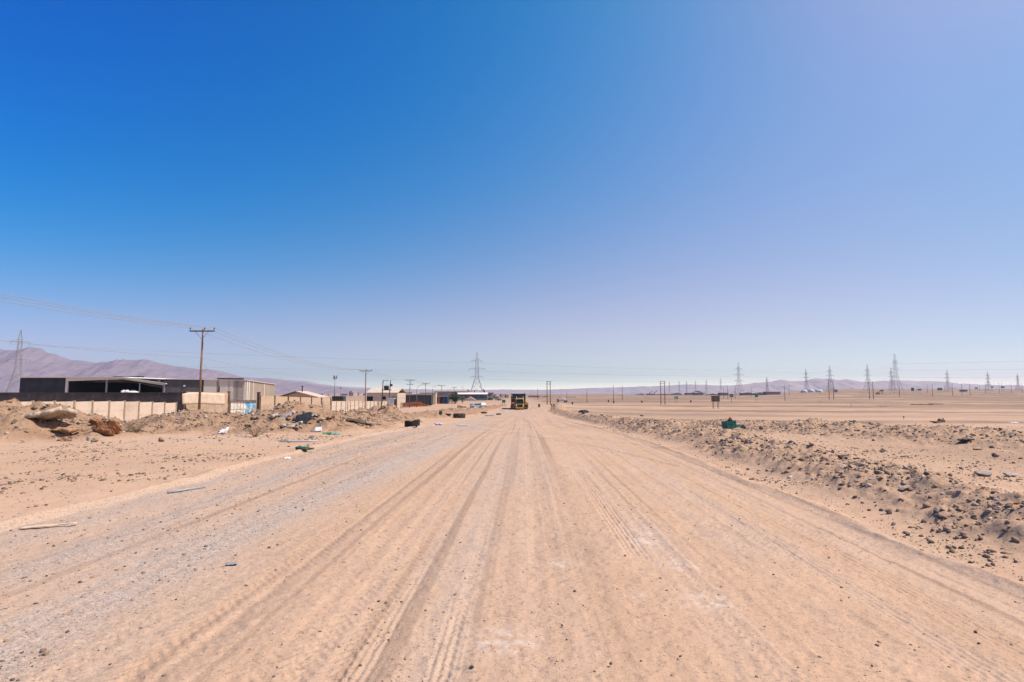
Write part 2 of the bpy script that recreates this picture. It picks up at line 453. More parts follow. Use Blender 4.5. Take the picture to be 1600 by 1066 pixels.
# ------------------------------------------------------------------ mesh builder and tagging
class MB:
    def __init__(s):
        s.v = []; s.f = []; s.smooth = []

    def add(s, vs, fs, smooth=False):
        n = len(s.v); s.v += [tuple(p) for p in vs]
        for f in fs:
            s.f.append([i + n for i in f]); s.smooth.append(smooth)
        return s

    def box(s, x0, x1, y0, y1, z0, z1, rz=0, c=None):
        vs = [(x, y, z) for z in (z0, z1) for x, y in ((x0, y0), (x1, y0), (x1, y1), (x0, y1))]
        if rz:
            cx, cy = c if c else ((x0 + x1) / 2, (y0 + y1) / 2)
            vs = [(cx + (x - cx) * math.cos(rz) - (y - cy) * math.sin(rz), cy + (x - cx) * math.sin(rz) + (y - cy) * math.cos(rz), z) for x, y, z in vs]
        return s.add(vs, [(3, 2, 1, 0), (4, 5, 6, 7), (0, 1, 5, 4), (1, 2, 6, 5), (2, 3, 7, 6), (3, 0, 4, 7)])

    def hexa(s, b, t):
        """eight corners: bottom ring then top ring, counter-clockwise"""
        return s.add(list(b) + list(t), [(3, 2, 1, 0), (4, 5, 6, 7), (0, 1, 5, 4), (1, 2, 6, 5), (2, 3, 7, 6), (3, 0, 4, 7)])

    def bar(s, a, b, r0, r1=None, n=8, smooth=True):
        a = Vector(a); b = Vector(b); r1 = r0 if r1 is None else r1
        d = (b - a).normalized(); u = d.orthogonal().normalized(); w = d.cross(u)
        vs = []
        for p, r in ((a, r0), (b, r1)):
            for k in range(n):
                t = 2 * math.pi * (k + .5) / n
                vs.append(p + u * (r * math.cos(t)) + w * (r * math.sin(t)))
        fs = [(k, (k + 1) % n, n + (k + 1) % n, n + k) for k in range(n)]
        s.add(vs, fs, smooth)
        s.add(vs, [tuple(range(n))[::-1], tuple(range(n, 2 * n))], False)
        return s

    def tube(s, pts, r, n=6):
        vs = []; m = len(pts); P = [Vector(p) for p in pts]
        for i, p in enumerate(P):
            d = (P[min(i + 1, m - 1)] - P[max(i - 1, 0)]).normalized()
            u = d.cross(Vector((0, 0, 1)))
            u = u.normalized() if u.length > 1e-4 else Vector((1, 0, 0)); w = u.cross(d)
            rr = r[i] if isinstance(r, (list, tuple)) else r
            for k in range(n):
                t = 2 * math.pi * k / n
                vs.append(p + u * (rr * math.cos(t)) + w * (rr * math.sin(t)))
        fs = [(i * n + k, i * n + (k + 1) % n, (i + 1) * n + (k + 1) % n, (i + 1) * n + k) for i in range(m - 1) for k in range(n)]
        s.add(vs, fs, True)
        s.add(vs[:n], [tuple(range(n))]); s.add(vs[-n:], [tuple(range(n))[::-1]])
        return s

    def lathe(s, prof, c, axis='z', n=20, smooth=True):
        """prof: (radius, height) pairs turned about an axis through c"""
        c = Vector(c); vs = []
        for r, h in prof:
            for k in range(n):
                t = 2 * math.pi * k / n; a, b = r * math.cos(t), r * math.sin(t)
                vs.append(c + Vector({'z': (a, b, h), 'x': (h, a, b), 'y': (b, h, a)}[axis]))
        fs = [(i * n + k, i * n + (k + 1) % n, (i + 1) * n + (k + 1) % n, (i + 1) * n + k) for i in range(len(prof) - 1) for k in range(n)]
        return s.add(vs, fs, smooth)

    def prism(s, poly, a, b, axis='y'):
        """poly in the plane across the axis, pushed from a to b"""
        n = len(poly)
        f = {'y': lambda p, t: (p[0], t, p[1]), 'x': lambda p, t: (t, p[0], p[1]), 'z': lambda p, t: (p[0], p[1], t)}[axis]
        vs = [f(p, a) for p in poly] + [f(p, b) for p in poly]
        fs = [tuple(range(n)), tuple(range(2 * n - 1, n - 1, -1))] + [(k, n + k, n + (k + 1) % n, (k + 1) % n) for k in range(n)]
        return s.add(vs, fs)

    def sheet(s, fn, nu, nv, thick):
        """fn(u, v) -> point and normal-ish offset; a thin solid sheet"""
        P = [[Vector(fn(i / nu, j / nv)) for j in range(nv + 1)] for i in range(nu + 1)]
        vs = []
        for sgn in (0, 1):
            for i in range(nu + 1):
                for j in range(nv + 1):
                    du = P[min(i + 1, nu)][j] - P[max(i - 1, 0)][j]; dv = P[i][min(j + 1, nv)] - P[i][max(j - 1, 0)]
                    nn = du.cross(dv); nn = nn.normalized() if nn.length > 1e-9 else Vector((0, 0, 1))
                    vs.append(P[i][j] + nn * (thick * sgn))
        m = nv + 1; T = (nu + 1) * m; fs = []
        for i in range(nu):
            for j in range(nv):
                q = (i * m + j, (i + 1) * m + j, (i + 1) * m + j + 1, i * m + j + 1)
                fs.append(q[::-1]); fs.append(tuple(T + k for k in q))
        for i in range(nu):
            a, b = i * m, (i + 1) * m; fs.append((a, b, T + b, T + a)); a, b = i * m + nv, (i + 1) * m + nv; fs.append((b, a, T + a, T + b))
        for j in range(nv):
            a, b = j, j + 1; fs.append((b, a, T + a, T + b)); a, b = nu * m + j, nu * m + j + 1; fs.append((a, b, T + b, T + a))
        return s.add(vs, fs, True)

    def build(s, name, m, parent=None, bevel=0, off=None):
        me = bpy.data.meshes.new(name)
        v = s.v
        if off is not None:
            v = [(p[0] - off[0], p[1] - off[1], p[2] - off[2]) for p in v]
        me.from_pydata(v, [], s.f)
        me.polygons.foreach_set('use_smooth', s.smooth)
        bm = bmesh.new(); bm.from_mesh(me)
        bmesh.ops.remove_doubles(bm, verts=bm.verts, dist=1e-5)
        bmesh.ops.recalc_face_normals(bm, faces=bm.faces)
        if bevel:
            e = [x for x in bm.edges if len(x.link_faces) == 2 and x.calc_face_angle(0) > .7]
            bmesh.ops.bevel(bm, geom=e, offset=bevel, segments=1, affect='EDGES', clamp_overlap=True)
        bm.to_mesh(me); bm.free()
        me.materials.append(m)
        o = bpy.data.objects.new(name, me); col.objects.link(o)
        if parent is not None:
            o.parent = parent
        elif off is not None:
            o.location = off
        return o


def tag(o, label=None, cat=None, group=None, kind=None):
    if label: o['label'] = label
    if cat: o['category'] = cat
    if group: o['group'] = group
    if kind: o['kind'] = kind
    return o


def thing(name, loc, label, cat, rz=0, group=None):
    o = bpy.data.objects.new(name, None); col.objects.link(o)
    o.location = loc; o.rotation_euler = (0, 0, rz); o.empty_display_size = .3
    return tag(o, label, cat, group)


def kids(o):
    return [c for c in bpy.data.objects if c.parent is o]


def copy_tree(o, parent=None):
    c = o.copy(); col.objects.link(c)
    if parent is not None:
        c.parent = parent
    for k in kids(o):
        copy_tree(k, c)
    return c


_mats = {}


def M(name, rgb, rough=.85, var=.18, scale=2.5, dirt=.25, bump=0.0, metal=0.0, stripe=None, dirt_rgb=(.38, .26, .17), brick=None):
    """a weathered surface: uneven tone, dust settled in patches, optional ribs or block courses"""
    if name in _mats:
        return _mats[name]
    m, nt, b = new_mat(name)
    tc = N(nt, 'ShaderNodeTexCoord').outputs['Object']
    n1 = noise(nt, tc, scale, 5, .6); n2 = noise(nt, tc, scale * 9, 3, .6)
    dark = tuple(c * (1 - var) for c in rgb); light = tuple(min(1, c * (1 + var)) for c in rgb)
    c = mixc(nt, maprange(nt, n1, .3, .7), dark, light)
    if brick:
        bt = N(nt, 'ShaderNodeTexBrick'); bt.inputs['Scale'].default_value = 1
        bt.inputs['Brick Width'].default_value = brick[0]; bt.inputs['Row Height'].default_value = brick[1]; bt.inputs['Mortar Size'].default_value = brick[2]
        bt.inputs['Color1'].default_value = (1, 1, 1, 1); bt.inputs['Color2'].default_value = (.7, .7, .7, 1); bt.inputs['Mortar'].default_value = brick[3] + (1,)
        sx = N(nt, 'ShaderNodeSeparateXYZ'); cx = N(nt, 'ShaderNodeCombineXYZ'); nt.links.new(tc, sx.inputs[0])
        nt.links.new(math_n(nt, 'ADD', sx.outputs[0], sx.outputs[1]), cx.inputs[0]); nt.links.new(sx.outputs[2], cx.inputs[1])
        nt.links.new(cx.outputs[0], bt.inputs['Vector'])
        c = mixc(nt, 1.0, c, bt.outputs['Color'], 'MULTIPLY')
    c = mixc(nt, maprange(nt, n1, .5, .78, 0, dirt), c, dirt_rgb)
    c = mixc(nt, maprange(nt, n2, .55, .8, 0, dirt * .6), c, dirt_rgb)
    nt.links.new(c, b.inputs['Base Color'])
    b.inputs['Metallic'].default_value = metal
    nt.links.new(maprange(nt, n2, .3, .7, max(0, rough - .12), min(1, rough + .1)), b.inputs['Roughness'])
    b.inputs['Specular IOR Level'].default_value = .3
    if bump:
        bn = N(nt, 'ShaderNodeBump'); bn.inputs['Strength'].default_value = .7; bn.inputs['Distance'].default_value = bump
        nt.links.new(n2, bn.inputs['Height']); nt.links.new(bn.outputs[0], b.inputs['Normal'])
    _mats[name] = m
    return m


concrete = M('concrete', (.44, .37, .30), .92, .15, 1.3, .3, .01)
concrete_post = M('concrete_post', (.30, .22, .155), .92, .2, 1.5, .35, .01)
wall_panel_m = M('wall_panel', (.55, .455, .365), .92, .16, .9, .45, .004)
block_dark = M('dark_block', (.085, .075, .072), .92, .3, .6, .15, brick=(.42, .21, .014, (.35, .33, .3)))
block_tan = M('tan_block', (.46, .35, .26), .92, .15, .8, .3, brick=(.42, .21, .012, (.75, .7, .62)))
sheet_tan = M('tan_sheet', (.46, .335, .235), .8, .15, .8, .35)
sheet_rust = M('rusted_sheet', (.40, .27, .18), .8, .25, 1.0, .4, dirt_rgb=(.25, .12, .06))
steel_dark = M('dark_steel_cladding', (.028, .032, .04), .75, .15, .4, .22, dirt_rgb=(.12, .11, .11))
steel_grey = M('grey_cladding', (.27, .245, .215), .8, .15, .6, .2)
steel_pale = M('pale_cladding', (.62, .55, .46), .8, .1, .5, .25)
roof_white = M('white_roof_sheet', (.66, .62, .57), .7, .08, .8, .25)
roof_tan = M('tan_roof_sheet', (.52, .42, .33), .85, .12, .4, .3)
galv = M('galvanised_steel', (.30, .31, .32), .6, .15, 1.0, .1, metal=.2)
pylon_m = M('pylon_steel', (.27, .265, .28), .7, .15, .3, .05)
wood_pole = M('pole_timber', (.20, .115, .07), .9, .25, 1.5, .25, .01)
wood_grey = M('grey_timber', (.33, .25, .18), .9, .25, 2.0, .3, .01)
wood_dark = M('dark_timber', (.10, .065, .045), .9, .25, 2.0, .3, .01)
wire_m = M('wire', (.30, .26, .22), .7, .1, 1, .05)
wire_far = M('line_conductor', (.20, .20, .22), .7, .1, .1, .0)
ceramic = M('insulator', (.07, .06, .06), .5, .1, 1, .1)
rubber = M('rubber', (.022, .021, .021), .85, .25, 4, .3, .006, dirt_rgb=(.22, .16, .11))
rubber_dusty = M('dusty_rubber', (.05, .042, .037), .9, .25, 4, .6, .006, dirt_rgb=(.36, .26, .18))
black_plastic = M('black_plastic', (.02, .02, .022), .5, .2, 4, .15)
glass_dark = M('dark_glass', (.015, .018, .022), .12, .1, 2, .05)
rock_dark = M('dark_rock', (.15, .125, .105), .92, .35, 3, .3, .03)
rock_mid = M('brown_rock', (.24, .17, .12), .92, .3, 3, .4, .03)
rock_pale = M('pale_rock', (.46, .39, .33), .92, .2, 3, .35, .03)
rock_red = M('red_clay', (.30, .135, .062), .95, .35, 1.6, .35, .05, dirt_rgb=(.42, .25, .15))

GROUP_LINE = 'timber poles of the roadside power line'


# ------------------------------------------------------------------ poles, wires
def make_pole(px, Y, top_py, label, arm=2.9, arms=1, lower=0.0, pins=True, group=GROUP_LINE, r=.15, name='utility_pole', cat='power pole', lean=0, braces=True):
    X = X_at(px, Y); z0 = gz(X, Y) - .3; z1 = Z_at(top_py, Y); h = z1 - z0
    t = thing(name, (X, Y, z0), label, cat, 0, group)
    MB().bar((0, 0, 0), (lean * h, 0, h), r, r * .62, 10).build('pole', wood_pole if arms else M('hazed_pole_timber', (.27, .19, .14), .9, .25, 1.5, .2), t)  # poles without arms get lighter timber, distance haze put into the colour
    for k in range(arms):
        z = h - .28 - k * lower
        w = arm * (1 if k == 0 else .7)
        a = MB().box(lean * z - w / 2, lean * z + w / 2, -.24, -.12, z - .07, z + .07).build('crossarm', wood_dark if r < .2 else galv, t)
        if braces and k == 0:
            b = MB()
            for s in (-1, 1):
                b.bar((lean * z, -.19, z - .95), (lean * z + s * w * .27, -.19, z - .06), .028, n=5)
            b.build('brace', galv, t)
        if pins:
            for x in ((-w / 2 + .06), .28, (w / 2 - .06)):
                MB().lathe([(.03, .06), (.03, .22), (.075, .24), (.05, .3), (.08, .33), (.05, .4), (.03, .44), (0, .45)], (lean * z + x, -.18, z), n=8).build('insulator', ceramic, a)
    return t, Vector((X + lean * h, Y, z1))


def wire(points, r, label, group, sag=1.5, name='power_line', cat='power line', m=None, n=18):
    pts = []
    for (a, b) in zip(points[:-1], points[1:]):
        a = Vector(a); b = Vector(b)
        s = sag * min(1.0, ((b - a).length / 75.0)) ** 1.5
        for k in range(n + (1 if b == Vector(points[-1]) else 0)):
            t = k / n
            p = a.lerp(b, t); p.z -= 4 * s * t * (1 - t); pts.append(p)
    o = MB().tube(pts, r, 5).build(name, m or wire_m, None, off=tuple(pts[0]))
    return tag(o, label, cat, group)


line = []
specs = [(312.5, 66, 514, 2.9, 'tall timber pole with a single crossarm, nearest in the photo, beside the concrete wall', 1, 0, 0),
         (571.0, 139, 578, 3.0, 'slim timber pole with one crossarm behind the rubble mound, second nearest to the camera', 1, 0, 0),
         (640.0, 200, 593, 3.3, 'timber pole with two crossarms in front of the dark shipping container', 2, 1.5, 0.012),
         (665.0, 237, 598.5, 3.2, 'timber pole between two curved street lamps in front of the pale building', 1, 0, 0),
         (690.0, 291, 602, 3.3, 'timber pole with a crossarm beside the blue shed and the dark tree', 1, 0, 0),
         (710.3, 356, 605, 3.3, 'short looking timber pole rising behind the dark green tree', 1, 0, 0)]
for px, Y, tp, arm, lab, na, lo, lean in specs:
    t, top = make_pole(px, Y, tp, lab, arm, na, lo, lean=lean)
    line.append(top)
first = Vector((-36.5, -9, 11.2))
for k, dx in enumerate((-1.39, .28, 1.39)):
    pts = [first + Vector((dx, 0, .1))] + [p + Vector((dx, -.18, .12)) for p in line]
    wire(pts, .02, ('power wire over the left end of the crossarms', 'power wire over the middle pins of the crossarms', 'power wire over the road side end of the crossarms')[k], 'wires of the roadside power line', 1.6)
wire([first + Vector((.1, 0, -3.6)), line[0] + Vector((.15, 0, -3.4)), line[1] + Vector((.12, 0, -2.6))], .016, 'low telephone wire strung under the power wires to the nearest pole', 'wires of the roadside power line', 1.0, name='telephone_line', cat='telephone line')
a = hit(398, 648)
g0 = line[0] + Vector((0, 0, -3.8)); g1 = Vector((X_at(392, 74), 74, gz(X_at(392, 74), 74)))
tag(MB().tube([g0, g0.lerp(g1, .5), g1], .016, 5).build('guy_wire', wire_m, None, off=tuple(g1)), 'slanting guy wire bracing the nearest tall timber pole', 'guy wire')
for px, Y, tp, lab in ((721.5, 425, 604, 'bare timber pole with no crossarm, left one of a close pair past the tree'), (724.7, 405, 603, 'bare timber pole with no crossarm, right one of a close pair past the tree'),
                       (728.6, 400, 611, 'thin short bare pole right of the close pair past the tree')):
    make_pole(px, Y, tp, lab, arms=0, pins=False, group='bare poles past the tree', r=.16)

# the pole pair that carries the transformer
tr = thing('transformer_station', (X_at(602, 172), 172, gz(X_at(602, 172), 172)), 'two leaning dark poles carrying a transformer drum between them', 'transformer')
zt = Z_at(594, 172) - tr.location.z
for s, le in ((-1.05, .35), (1.0, .55)):
    MB().bar((s, 0, -.3), (s + le, 0, zt), .19, .13, 8).build('pole', wood_dark, tr)
MB().box(-1.1, 1.9, -.16, .16, zt - 3.1, zt - 2.9).build('platform', wood_dark, tr)
d = MB().box(-.35, 1.05, -.4, .4, zt - 2.9, zt - 1.75).build('transformer', steel_dark, tr, .04)
MB().box(-.28, .98, -.52, -.4, zt - 2.75, zt - 1.9).build('radiator', steel_dark, d)
for x in (-.1, .35, .8):
    MB().lathe([(.05, 0), (.09, .08), (.05, .16), (.09, .24), (.04, .36), (0, .37)], (x, 0, zt - 1.75), n=8).build('insulator', ceramic, d)
MB().box(-.7, .9, -.06, .06, zt - .25, zt - .1).build('crossarm', wood_dark, tr)
MB().box(1.35, 2.1, -.2, .2, zt - 1.9, zt - 1.2).build('switch_box', steel_dark, tr, .03)

# street lamps with a curved arm
lamp0 = None
for i, (px, Y, tp, lab) in enumerate(((651.2, 205, 601, 'grey street lamp with a curved arm beside the dark shipping container'),
                                      (676, 243, 602.5, 'grey street lamp with a curved arm at the corner of the pale building'),
                                      (700.2, 300, 607.5, 'grey street lamp with a curved arm in front of the dark tree'))):
    X = X_at(px, Y); z0 = gz(X, Y); h = Z_at(tp, Y) - z0
    t = thing('street_lamp', (X, Y, z0), lab, 'street lamp', 0, 'street lamps with curved arms')
    MB().bar((0, 0, -.2), (0, 0, h * .8), .14, .11, 10).build('post', wood_pole, t)
    arm = [(0, 0, h * .78)] + [(2.7 * (1 - math.cos(a)) * .98, 0, h * .8 + (h * .2) * math.sin(a)) for a in np.linspace(0, math.pi / 2, 9)]
    MB().tube(arm, .06, 6).build('arm', galv, t)
    hd = MB().add([(2.6, -.13, h + .05), (3.5, -.16, h + .02), (3.5, .16, h + .02), (2.6, .13, h + .05), (2.65, -.08, h + .16), (3.35, -.1, h + .14), (3.35, .1, h + .14), (2.65, .08, h + .16)],
                  [(3, 2, 1, 0), (4, 5, 6, 7), (0, 1, 5, 4), (1, 2, 6, 5), (2, 3, 7, 6), (3, 0, 4, 7)]).build('lamp_head', galv, t)
    MB().box(2.75, 3.35, -.11, .11, h - .02, h + .02).build('lens', M('lamp_lens', (.6, .6, .58), .3), hd)


# ------------------------------------------------------------------ lattice pylons
def make_pylon(px, Y, top_py, label, arms=((.80, 9), (.63, 13), (.46, 10)), basew=9.0, rot=0.15, group='lattice pylons on the plain', thick=1.0):
    X = X_at(px, Y); z0 = gz(X, Y) - .4; H = Z_at(top_py, Y) - z0
    k = thick * max(.5, Y / 800.0)
    t = thing('pylon', (X, Y, z0), label, 'pylon', rot, group)
    def half(f):
        if f < .44: return basew / 2 * (1 - f / .44) + 1.35 * f / .44
        if f < .86: return 1.35 - (f - .44) / .42 * .55
        return max(.06, .8 * (1 - (f - .86) / .14))
    lv = [0, .13, .25, .35, .44, .52, .60, .68, .76, .86, 1.0]
    b = MB(); rl, rb = .145 * k, .065 * k
    for (f0, f1) in zip(lv[:-1], lv[1:]):
        a0, a1 = half(f0), half(f1)
        c0 = [Vector((sx * a0, sy * a0, f0 * H)) for sx, sy in ((-1, -1), (1, -1), (1, 1), (-1, 1))]
        c1 = [Vector((sx * a1, sy * a1, f1 * H)) for sx, sy in ((-1, -1), (1, -1), (1, 1), (-1, 1))]
        for i in range(4):
            b.bar(c0[i], c1[i], rl * (1 if f0 < .44 else .75), n=4, smooth=False)
            j = (i + 1) % 4
            if f1 < 1:
                b.bar(c0[i], c1[j], rb, n=3, smooth=False); b.bar(c0[j], c1[i], rb, n=3, smooth=False)
                b.bar(c1[i], c1[j], rb, n=3, smooth=False)
    b.build('lattice_body', pylon_m, t)
    tips = []
    for f, w in arms:
        z = f * H; q = half(f); m = MB()
        m.bar((-w / 2, 0, z), (w / 2, 0, z), rb * 2.3, n=4, smooth=False)
        for s in (-1, 1):
            tip = Vector((s * w / 2, 0, z))
            for y in (-q, q):
                m.bar((s * q, y, z), tip, rb * 2.3, n=4, smooth=False)
                m.bar((s * q, y, z + .03 * H), tip, rb, n=3, smooth=False)
        arm = m.build('crossarm', pylon_m, t)
        for s in (-1, 1):
            MB().bar((s * w / 2, 0, z), (s * w / 2, 0, z - .04 * H), .07 * k, n=5).build('insulator', ceramic, arm)
            p = Matrix.Rotation(rot, 3, 'Z') @ Vector((s * w / 2, 0, z - .045 * H))
            tips.append(Vector((X, Y, z0)) + p)
    return tips


P_left = make_pylon(25.5, 345, 515, 'narrow lattice pylon left of the dark shed, in front of the mountain', arms=((.83, 9), (.58, 11)), basew=9.5, rot=R(55), thick=2.0)
P_mid = make_pylon(745, 450, 549.5, 'large lattice pylon standing behind the long white roofed depot near the road', basew=12.5, thick=1.5)
P1 = make_pylon(1155, 650, 566, 'tall lattice pylon right of the brown billboard, with three wide crossarms')
P2 = make_pylon(1298, 760, 571.5, 'lattice pylon rising directly behind a twin pole frame')
P3 = make_pylon(1357, 700, 570, 'lattice pylon behind two twin poles left of the tallest right hand pylon', rot=.4)
P4 = make_pylon(1401, 520, 553, 'tallest lattice pylon in the right half of the photo', rot=.5)
make_pylon(1394, 930, 574.5, 'smaller lattice pylon just left of the tallest right hand pylon', rot=.3)
P5 = make_pylon(1481.5, 960, 578, 'lattice pylon standing above a teal road sign on the right', rot=.2)
P6 = make_pylon(1545, 1130, 580.5, 'faint lattice pylon between the far poles near the right edge', rot=.2)
P7 = make_pylon(1591.5, 1350, 584, 'small faint lattice pylon at the right edge of the photo', rot=.2)
make_pylon(1260.5, 1050, 576.5, 'hazy lattice pylon standing beside the white domes', rot=.1)
make_pylon(1199, 1650, 589, 'small hazy lattice pylon in front of the pale hills, right of the tall one', rot=.1)
for px, Y, tp in ((1126.5, 2050, 590), (1104, 2250, 592.5), (1087, 2400, 594), (1073, 2550, 594.5), (1061.5, 2700, 594), (1046, 2900, 595.5)):
    make_pylon(px, Y, tp, 'tiny hazy pylon in the far row above the low hills', rot=.1, group='far row of hazy pylons', thick=.55)


def span(a, b, n, label, sag, r=.05, swap=False):
    idx = range(min(len(a), len(b)))
    for i in idx:
        wire([a[i], b[i]], r, label, 'conductors strung between pylons', sag, name='conductor', cat='power line', m=wire_far, n=24)


span(P_left, P_mid[:4], 0, 'thin conductor sagging from the left pylon to the one behind the depot', .85, .022)
span(P_mid, P1, 0, 'thin conductor sagging from the depot pylon towards the right hand plain', .9, .02)
span(P4, [p + Vector((300, -260, 0)) for p in P4], 0, 'thin conductor running from the tallest right pylon out of the right edge', 1.0, .02)
span(P4, P3, 0, 'thin conductor between the two nearest pylons of the right hand row', 1.2, .02)
span(P1, P2, 0, 'thin conductor between the right hand pylons past the billboard', 1.0, .02)

# ------------------------------------------------------------------ twin and single poles on the plain
def twin(pxa, pxb, Y, tp, label, bars=2):
    X0, X1 = X_at(pxa, Y), X_at(pxb, Y); z0 = gz(X0, Y) - .2; h = Z_at(tp, Y) - z0; w = X1 - X0
    t = thing('twin_pole_frame', (X0, Y, z0), label, 'power pole', 0, 'twin pole frames on the plain')
    for x in (0, w):
        MB().bar((x, 0, 0), (x, 0, h), .19, .14, 8).build('pole', wood_pole, t)
    for k in range(bars):
        MB().box(-.35, w + .35, -.28, -.12, h - .25 - k * 1.05, h - .1 - k * 1.05).build('crossbar', wood_dark, t)
    return t


twin(854.8, 859.8, 234, 595.5, 'twin timber poles joined by two crossbars, just right of the truck')
twin(1032.3, 1038.6, 261, 595.5, 'twin timber poles joined by crossbars, standing alone left of the billboard')
twin(1295.2, 1302.3, 340, 596.5, 'twin timber poles joined near the top in front of a pylon', 1)
twin(1358.3, 1364.3, 345, 596.5, 'twin timber poles right of the twin poles with a pylon behind', 1)
for px, Y, tp, lab in ((958.4, 290, 602, 'dark single pole left of the dust cloud on the plain'), (972.3, 370, 602.5, 'single pole right of its darker neighbour beside the dust cloud'), (917, 300, 608.5, 'thin faint pole past the parked grey truck'),
                       (1130.5, 480, 604, 'thin pole left of the small grey sign board'), (1137, 430, 602, 'thin pole between the grey sign board and the brown billboard'), (1148.5, 460, 601.5, 'single pole just left of the tall pylon legs'),
                       (1174, 560, 605.5, 'short pole right of the tall pylon legs'), (1226, 330, 601.5, 'strong dark single pole standing alone between two pylons'), (1233, 560, 603.5, 'faint pole right behind the strong dark single pole'),
                       (1281, 640, 604, 'short pole in front of the white domes'), (1405.5, 410, 600.5, 'pole right of the tallest right hand pylon'),
                       (1449, 650, 600.5, 'short faint pole left of the wide teal sign'), (1457, 440, 600, 'dark pole just left of the wide teal sign'), (1488.3, 460, 599.5, 'dark pole right of the pylon above the teal sign'),
                       (1503, 470, 600, 'second dark pole right of the pylon above the teal sign'), (1515.6, 480, 599.5, 'third dark pole right of the pylon above the teal sign'), (1540, 600, 599, 'pole left of the last two pylons'),
                       (1561.5, 640, 598.5, 'pole between the last two pylons'), (1580.5, 650, 599, 'pole just left of the last pylon'), (1597.5, 660, 598, 'pole cut by the right edge of the photo'),
                       (1531, 900, 601, 'faint short pole behind the small teal sign'), (1566, 950, 597, 'faint pole behind the last teal sign'), (1432, 800, 601.5, 'faint pole behind the grey road sign'),
                       (885.5, 420, 612, 'faint short pole far beyond the truck on the left side of the plain'), (840, 380, 607, 'faint pole behind the left twin frame')):
    make_pole(px, Y, tp, lab, arms=0, pins=False, group='single poles on the plain', r=.19)
# ------------------------------------------------------------------ hills far behind
def make_hills(name, prof, Y, depth, color_m, seed):
    """a range of hills: skyline heights by photo column, real slopes towards and away from the camera"""
    pxs = np.array([p[0] for p in prof], float); pys = np.array([p[1] for p in prof], float)
    nx, ny = 420, 60
    px = np.linspace(pxs[0], pxs[-1], nx)
    ax = (px - 800) / 892.5
    yy = np.linspace(-1, 1, ny)
    # an eroded skyline between the sampled points
    sky = np.interp(px, pxs, pys)
    A, V = np.meshgrid(ax, yy)
    D = Y + V * depth
    Xw = A * (Y + V * depth * .5); Yw = D
    Hc = (612.5 - sky) / 889.0 * Y + CAM_Z
    zb = -46.0
    peak = np.maximum(Hc - zb, 1)
    n = fbm(Xw / (depth * .22), Yw / (depth * .22), seed, 5, .55)
    rid = 1 - np.abs(fbm(Xw / (depth * .16) + 7, Yw / (depth * .35), seed + 2, 5, .55))
    w = np.clip(1 - np.abs(V), 0, 1)
    prof_w = w ** 1.15
    Z = zb + peak[None, :] * np.clip(prof_w + (rid - .75) * .26 * prof_w * (1 - prof_w) * 2.4 + n * .05 * (1 - w) * w * 3, 0, None)
    small = fbm(px / 11.0, px * 0 + seed, 3, 3) * .022
    Z = Z + (peak * small)[None, :] * prof_w
    me = grid_mesh(name, np.stack([Xw.ravel(), Yw.ravel(), Z.ravel()], 1), ny, nx)
    me.flip_normals()
    me.materials.append(color_m)
    o = bpy.data.objects.new(name, me); col.objects.link(o); o['kind'] = 'structure'
    return o


def hill_mat(name, a, b):  # slope colours carry part of the distance haze besides their own mauve
    m, nt, bs = new_mat(name)
    pos = N(nt, 'ShaderNodeNewGeometry').outputs['Position']
    c = mixc(nt, maprange(nt, noise(nt, pos, .004, 6, .6), .38, .62), a, b)
    c = mixc(nt, maprange(nt, noise(nt, pos, .02, 5, .6), .45, .75, 0, .5), c, tuple(x * .72 for x in a))
    nt.links.new(c, bs.inputs['Base Color']); bs.inputs['Roughness'].default_value = 1
    bs.inputs['Specular IOR Level'].default_value = 0
    return m


make_hills('mountain_ridge', [(-160, 560), (-60, 552), (0, 545.5), (22, 546), (34, 543.5), (45, 541), (56, 544), (72, 551), (90, 556), (108, 561), (125, 564.5), (148, 566.5), (165, 565.5), (180, 562.5), (198, 561), (222, 560.8), (236, 564),
                              (250, 568), (275, 572.5), (300, 576), (318, 577), (332, 577), (345, 580), (360, 585.5), (380, 589.5), (420, 592), (460, 597), (520, 605), (580, 611), (640, 614)], 3300, 900, hill_mat('hazed_mauve_slope', (.245, .195, .225), (.28, .225, .245)), 1)
make_hills('far_ridge', [(230, 612), (300, 603), (360, 594), (392, 590.5), (420, 591), (450, 594), (480, 596.5), (505, 601), (530, 604), (600, 607.5), (680, 609), (760, 609.5), (800, 609), (850, 609.5), (900, 607.5), (950, 606), (1000, 604.5), (1050, 602.5),
                         (1075, 601), (1100, 602), (1140, 603), (1160, 602), (1185, 600), (1210, 602), (1260, 607), (1320, 611)], 6800, 1500, hill_mat('hazed_pale_mauve_slope', (.36, .285, .30), (.44, .355, .35)), 4)
make_hills('low_hills', [(1090, 611), (1130, 605), (1160, 601.5), (1183, 598), (1200, 597), (1222, 593.5), (1240, 595.5), (1258, 594.5), (1273, 591), (1283, 592), (1294, 591), (1305, 593.5), (1322, 593), (1340, 596), (1362, 597), (1372, 595.5), (1400, 594.8), (1425, 595.5),
                         (1445, 595), (1465, 596), (1480, 597.5), (1500, 599.5), (1530, 601), (1570, 602), (1620, 603), (1700, 606)], 5200, 1100, hill_mat('hazed_pale_slope', (.36, .28, .285), (.45, .36, .345)), 6)


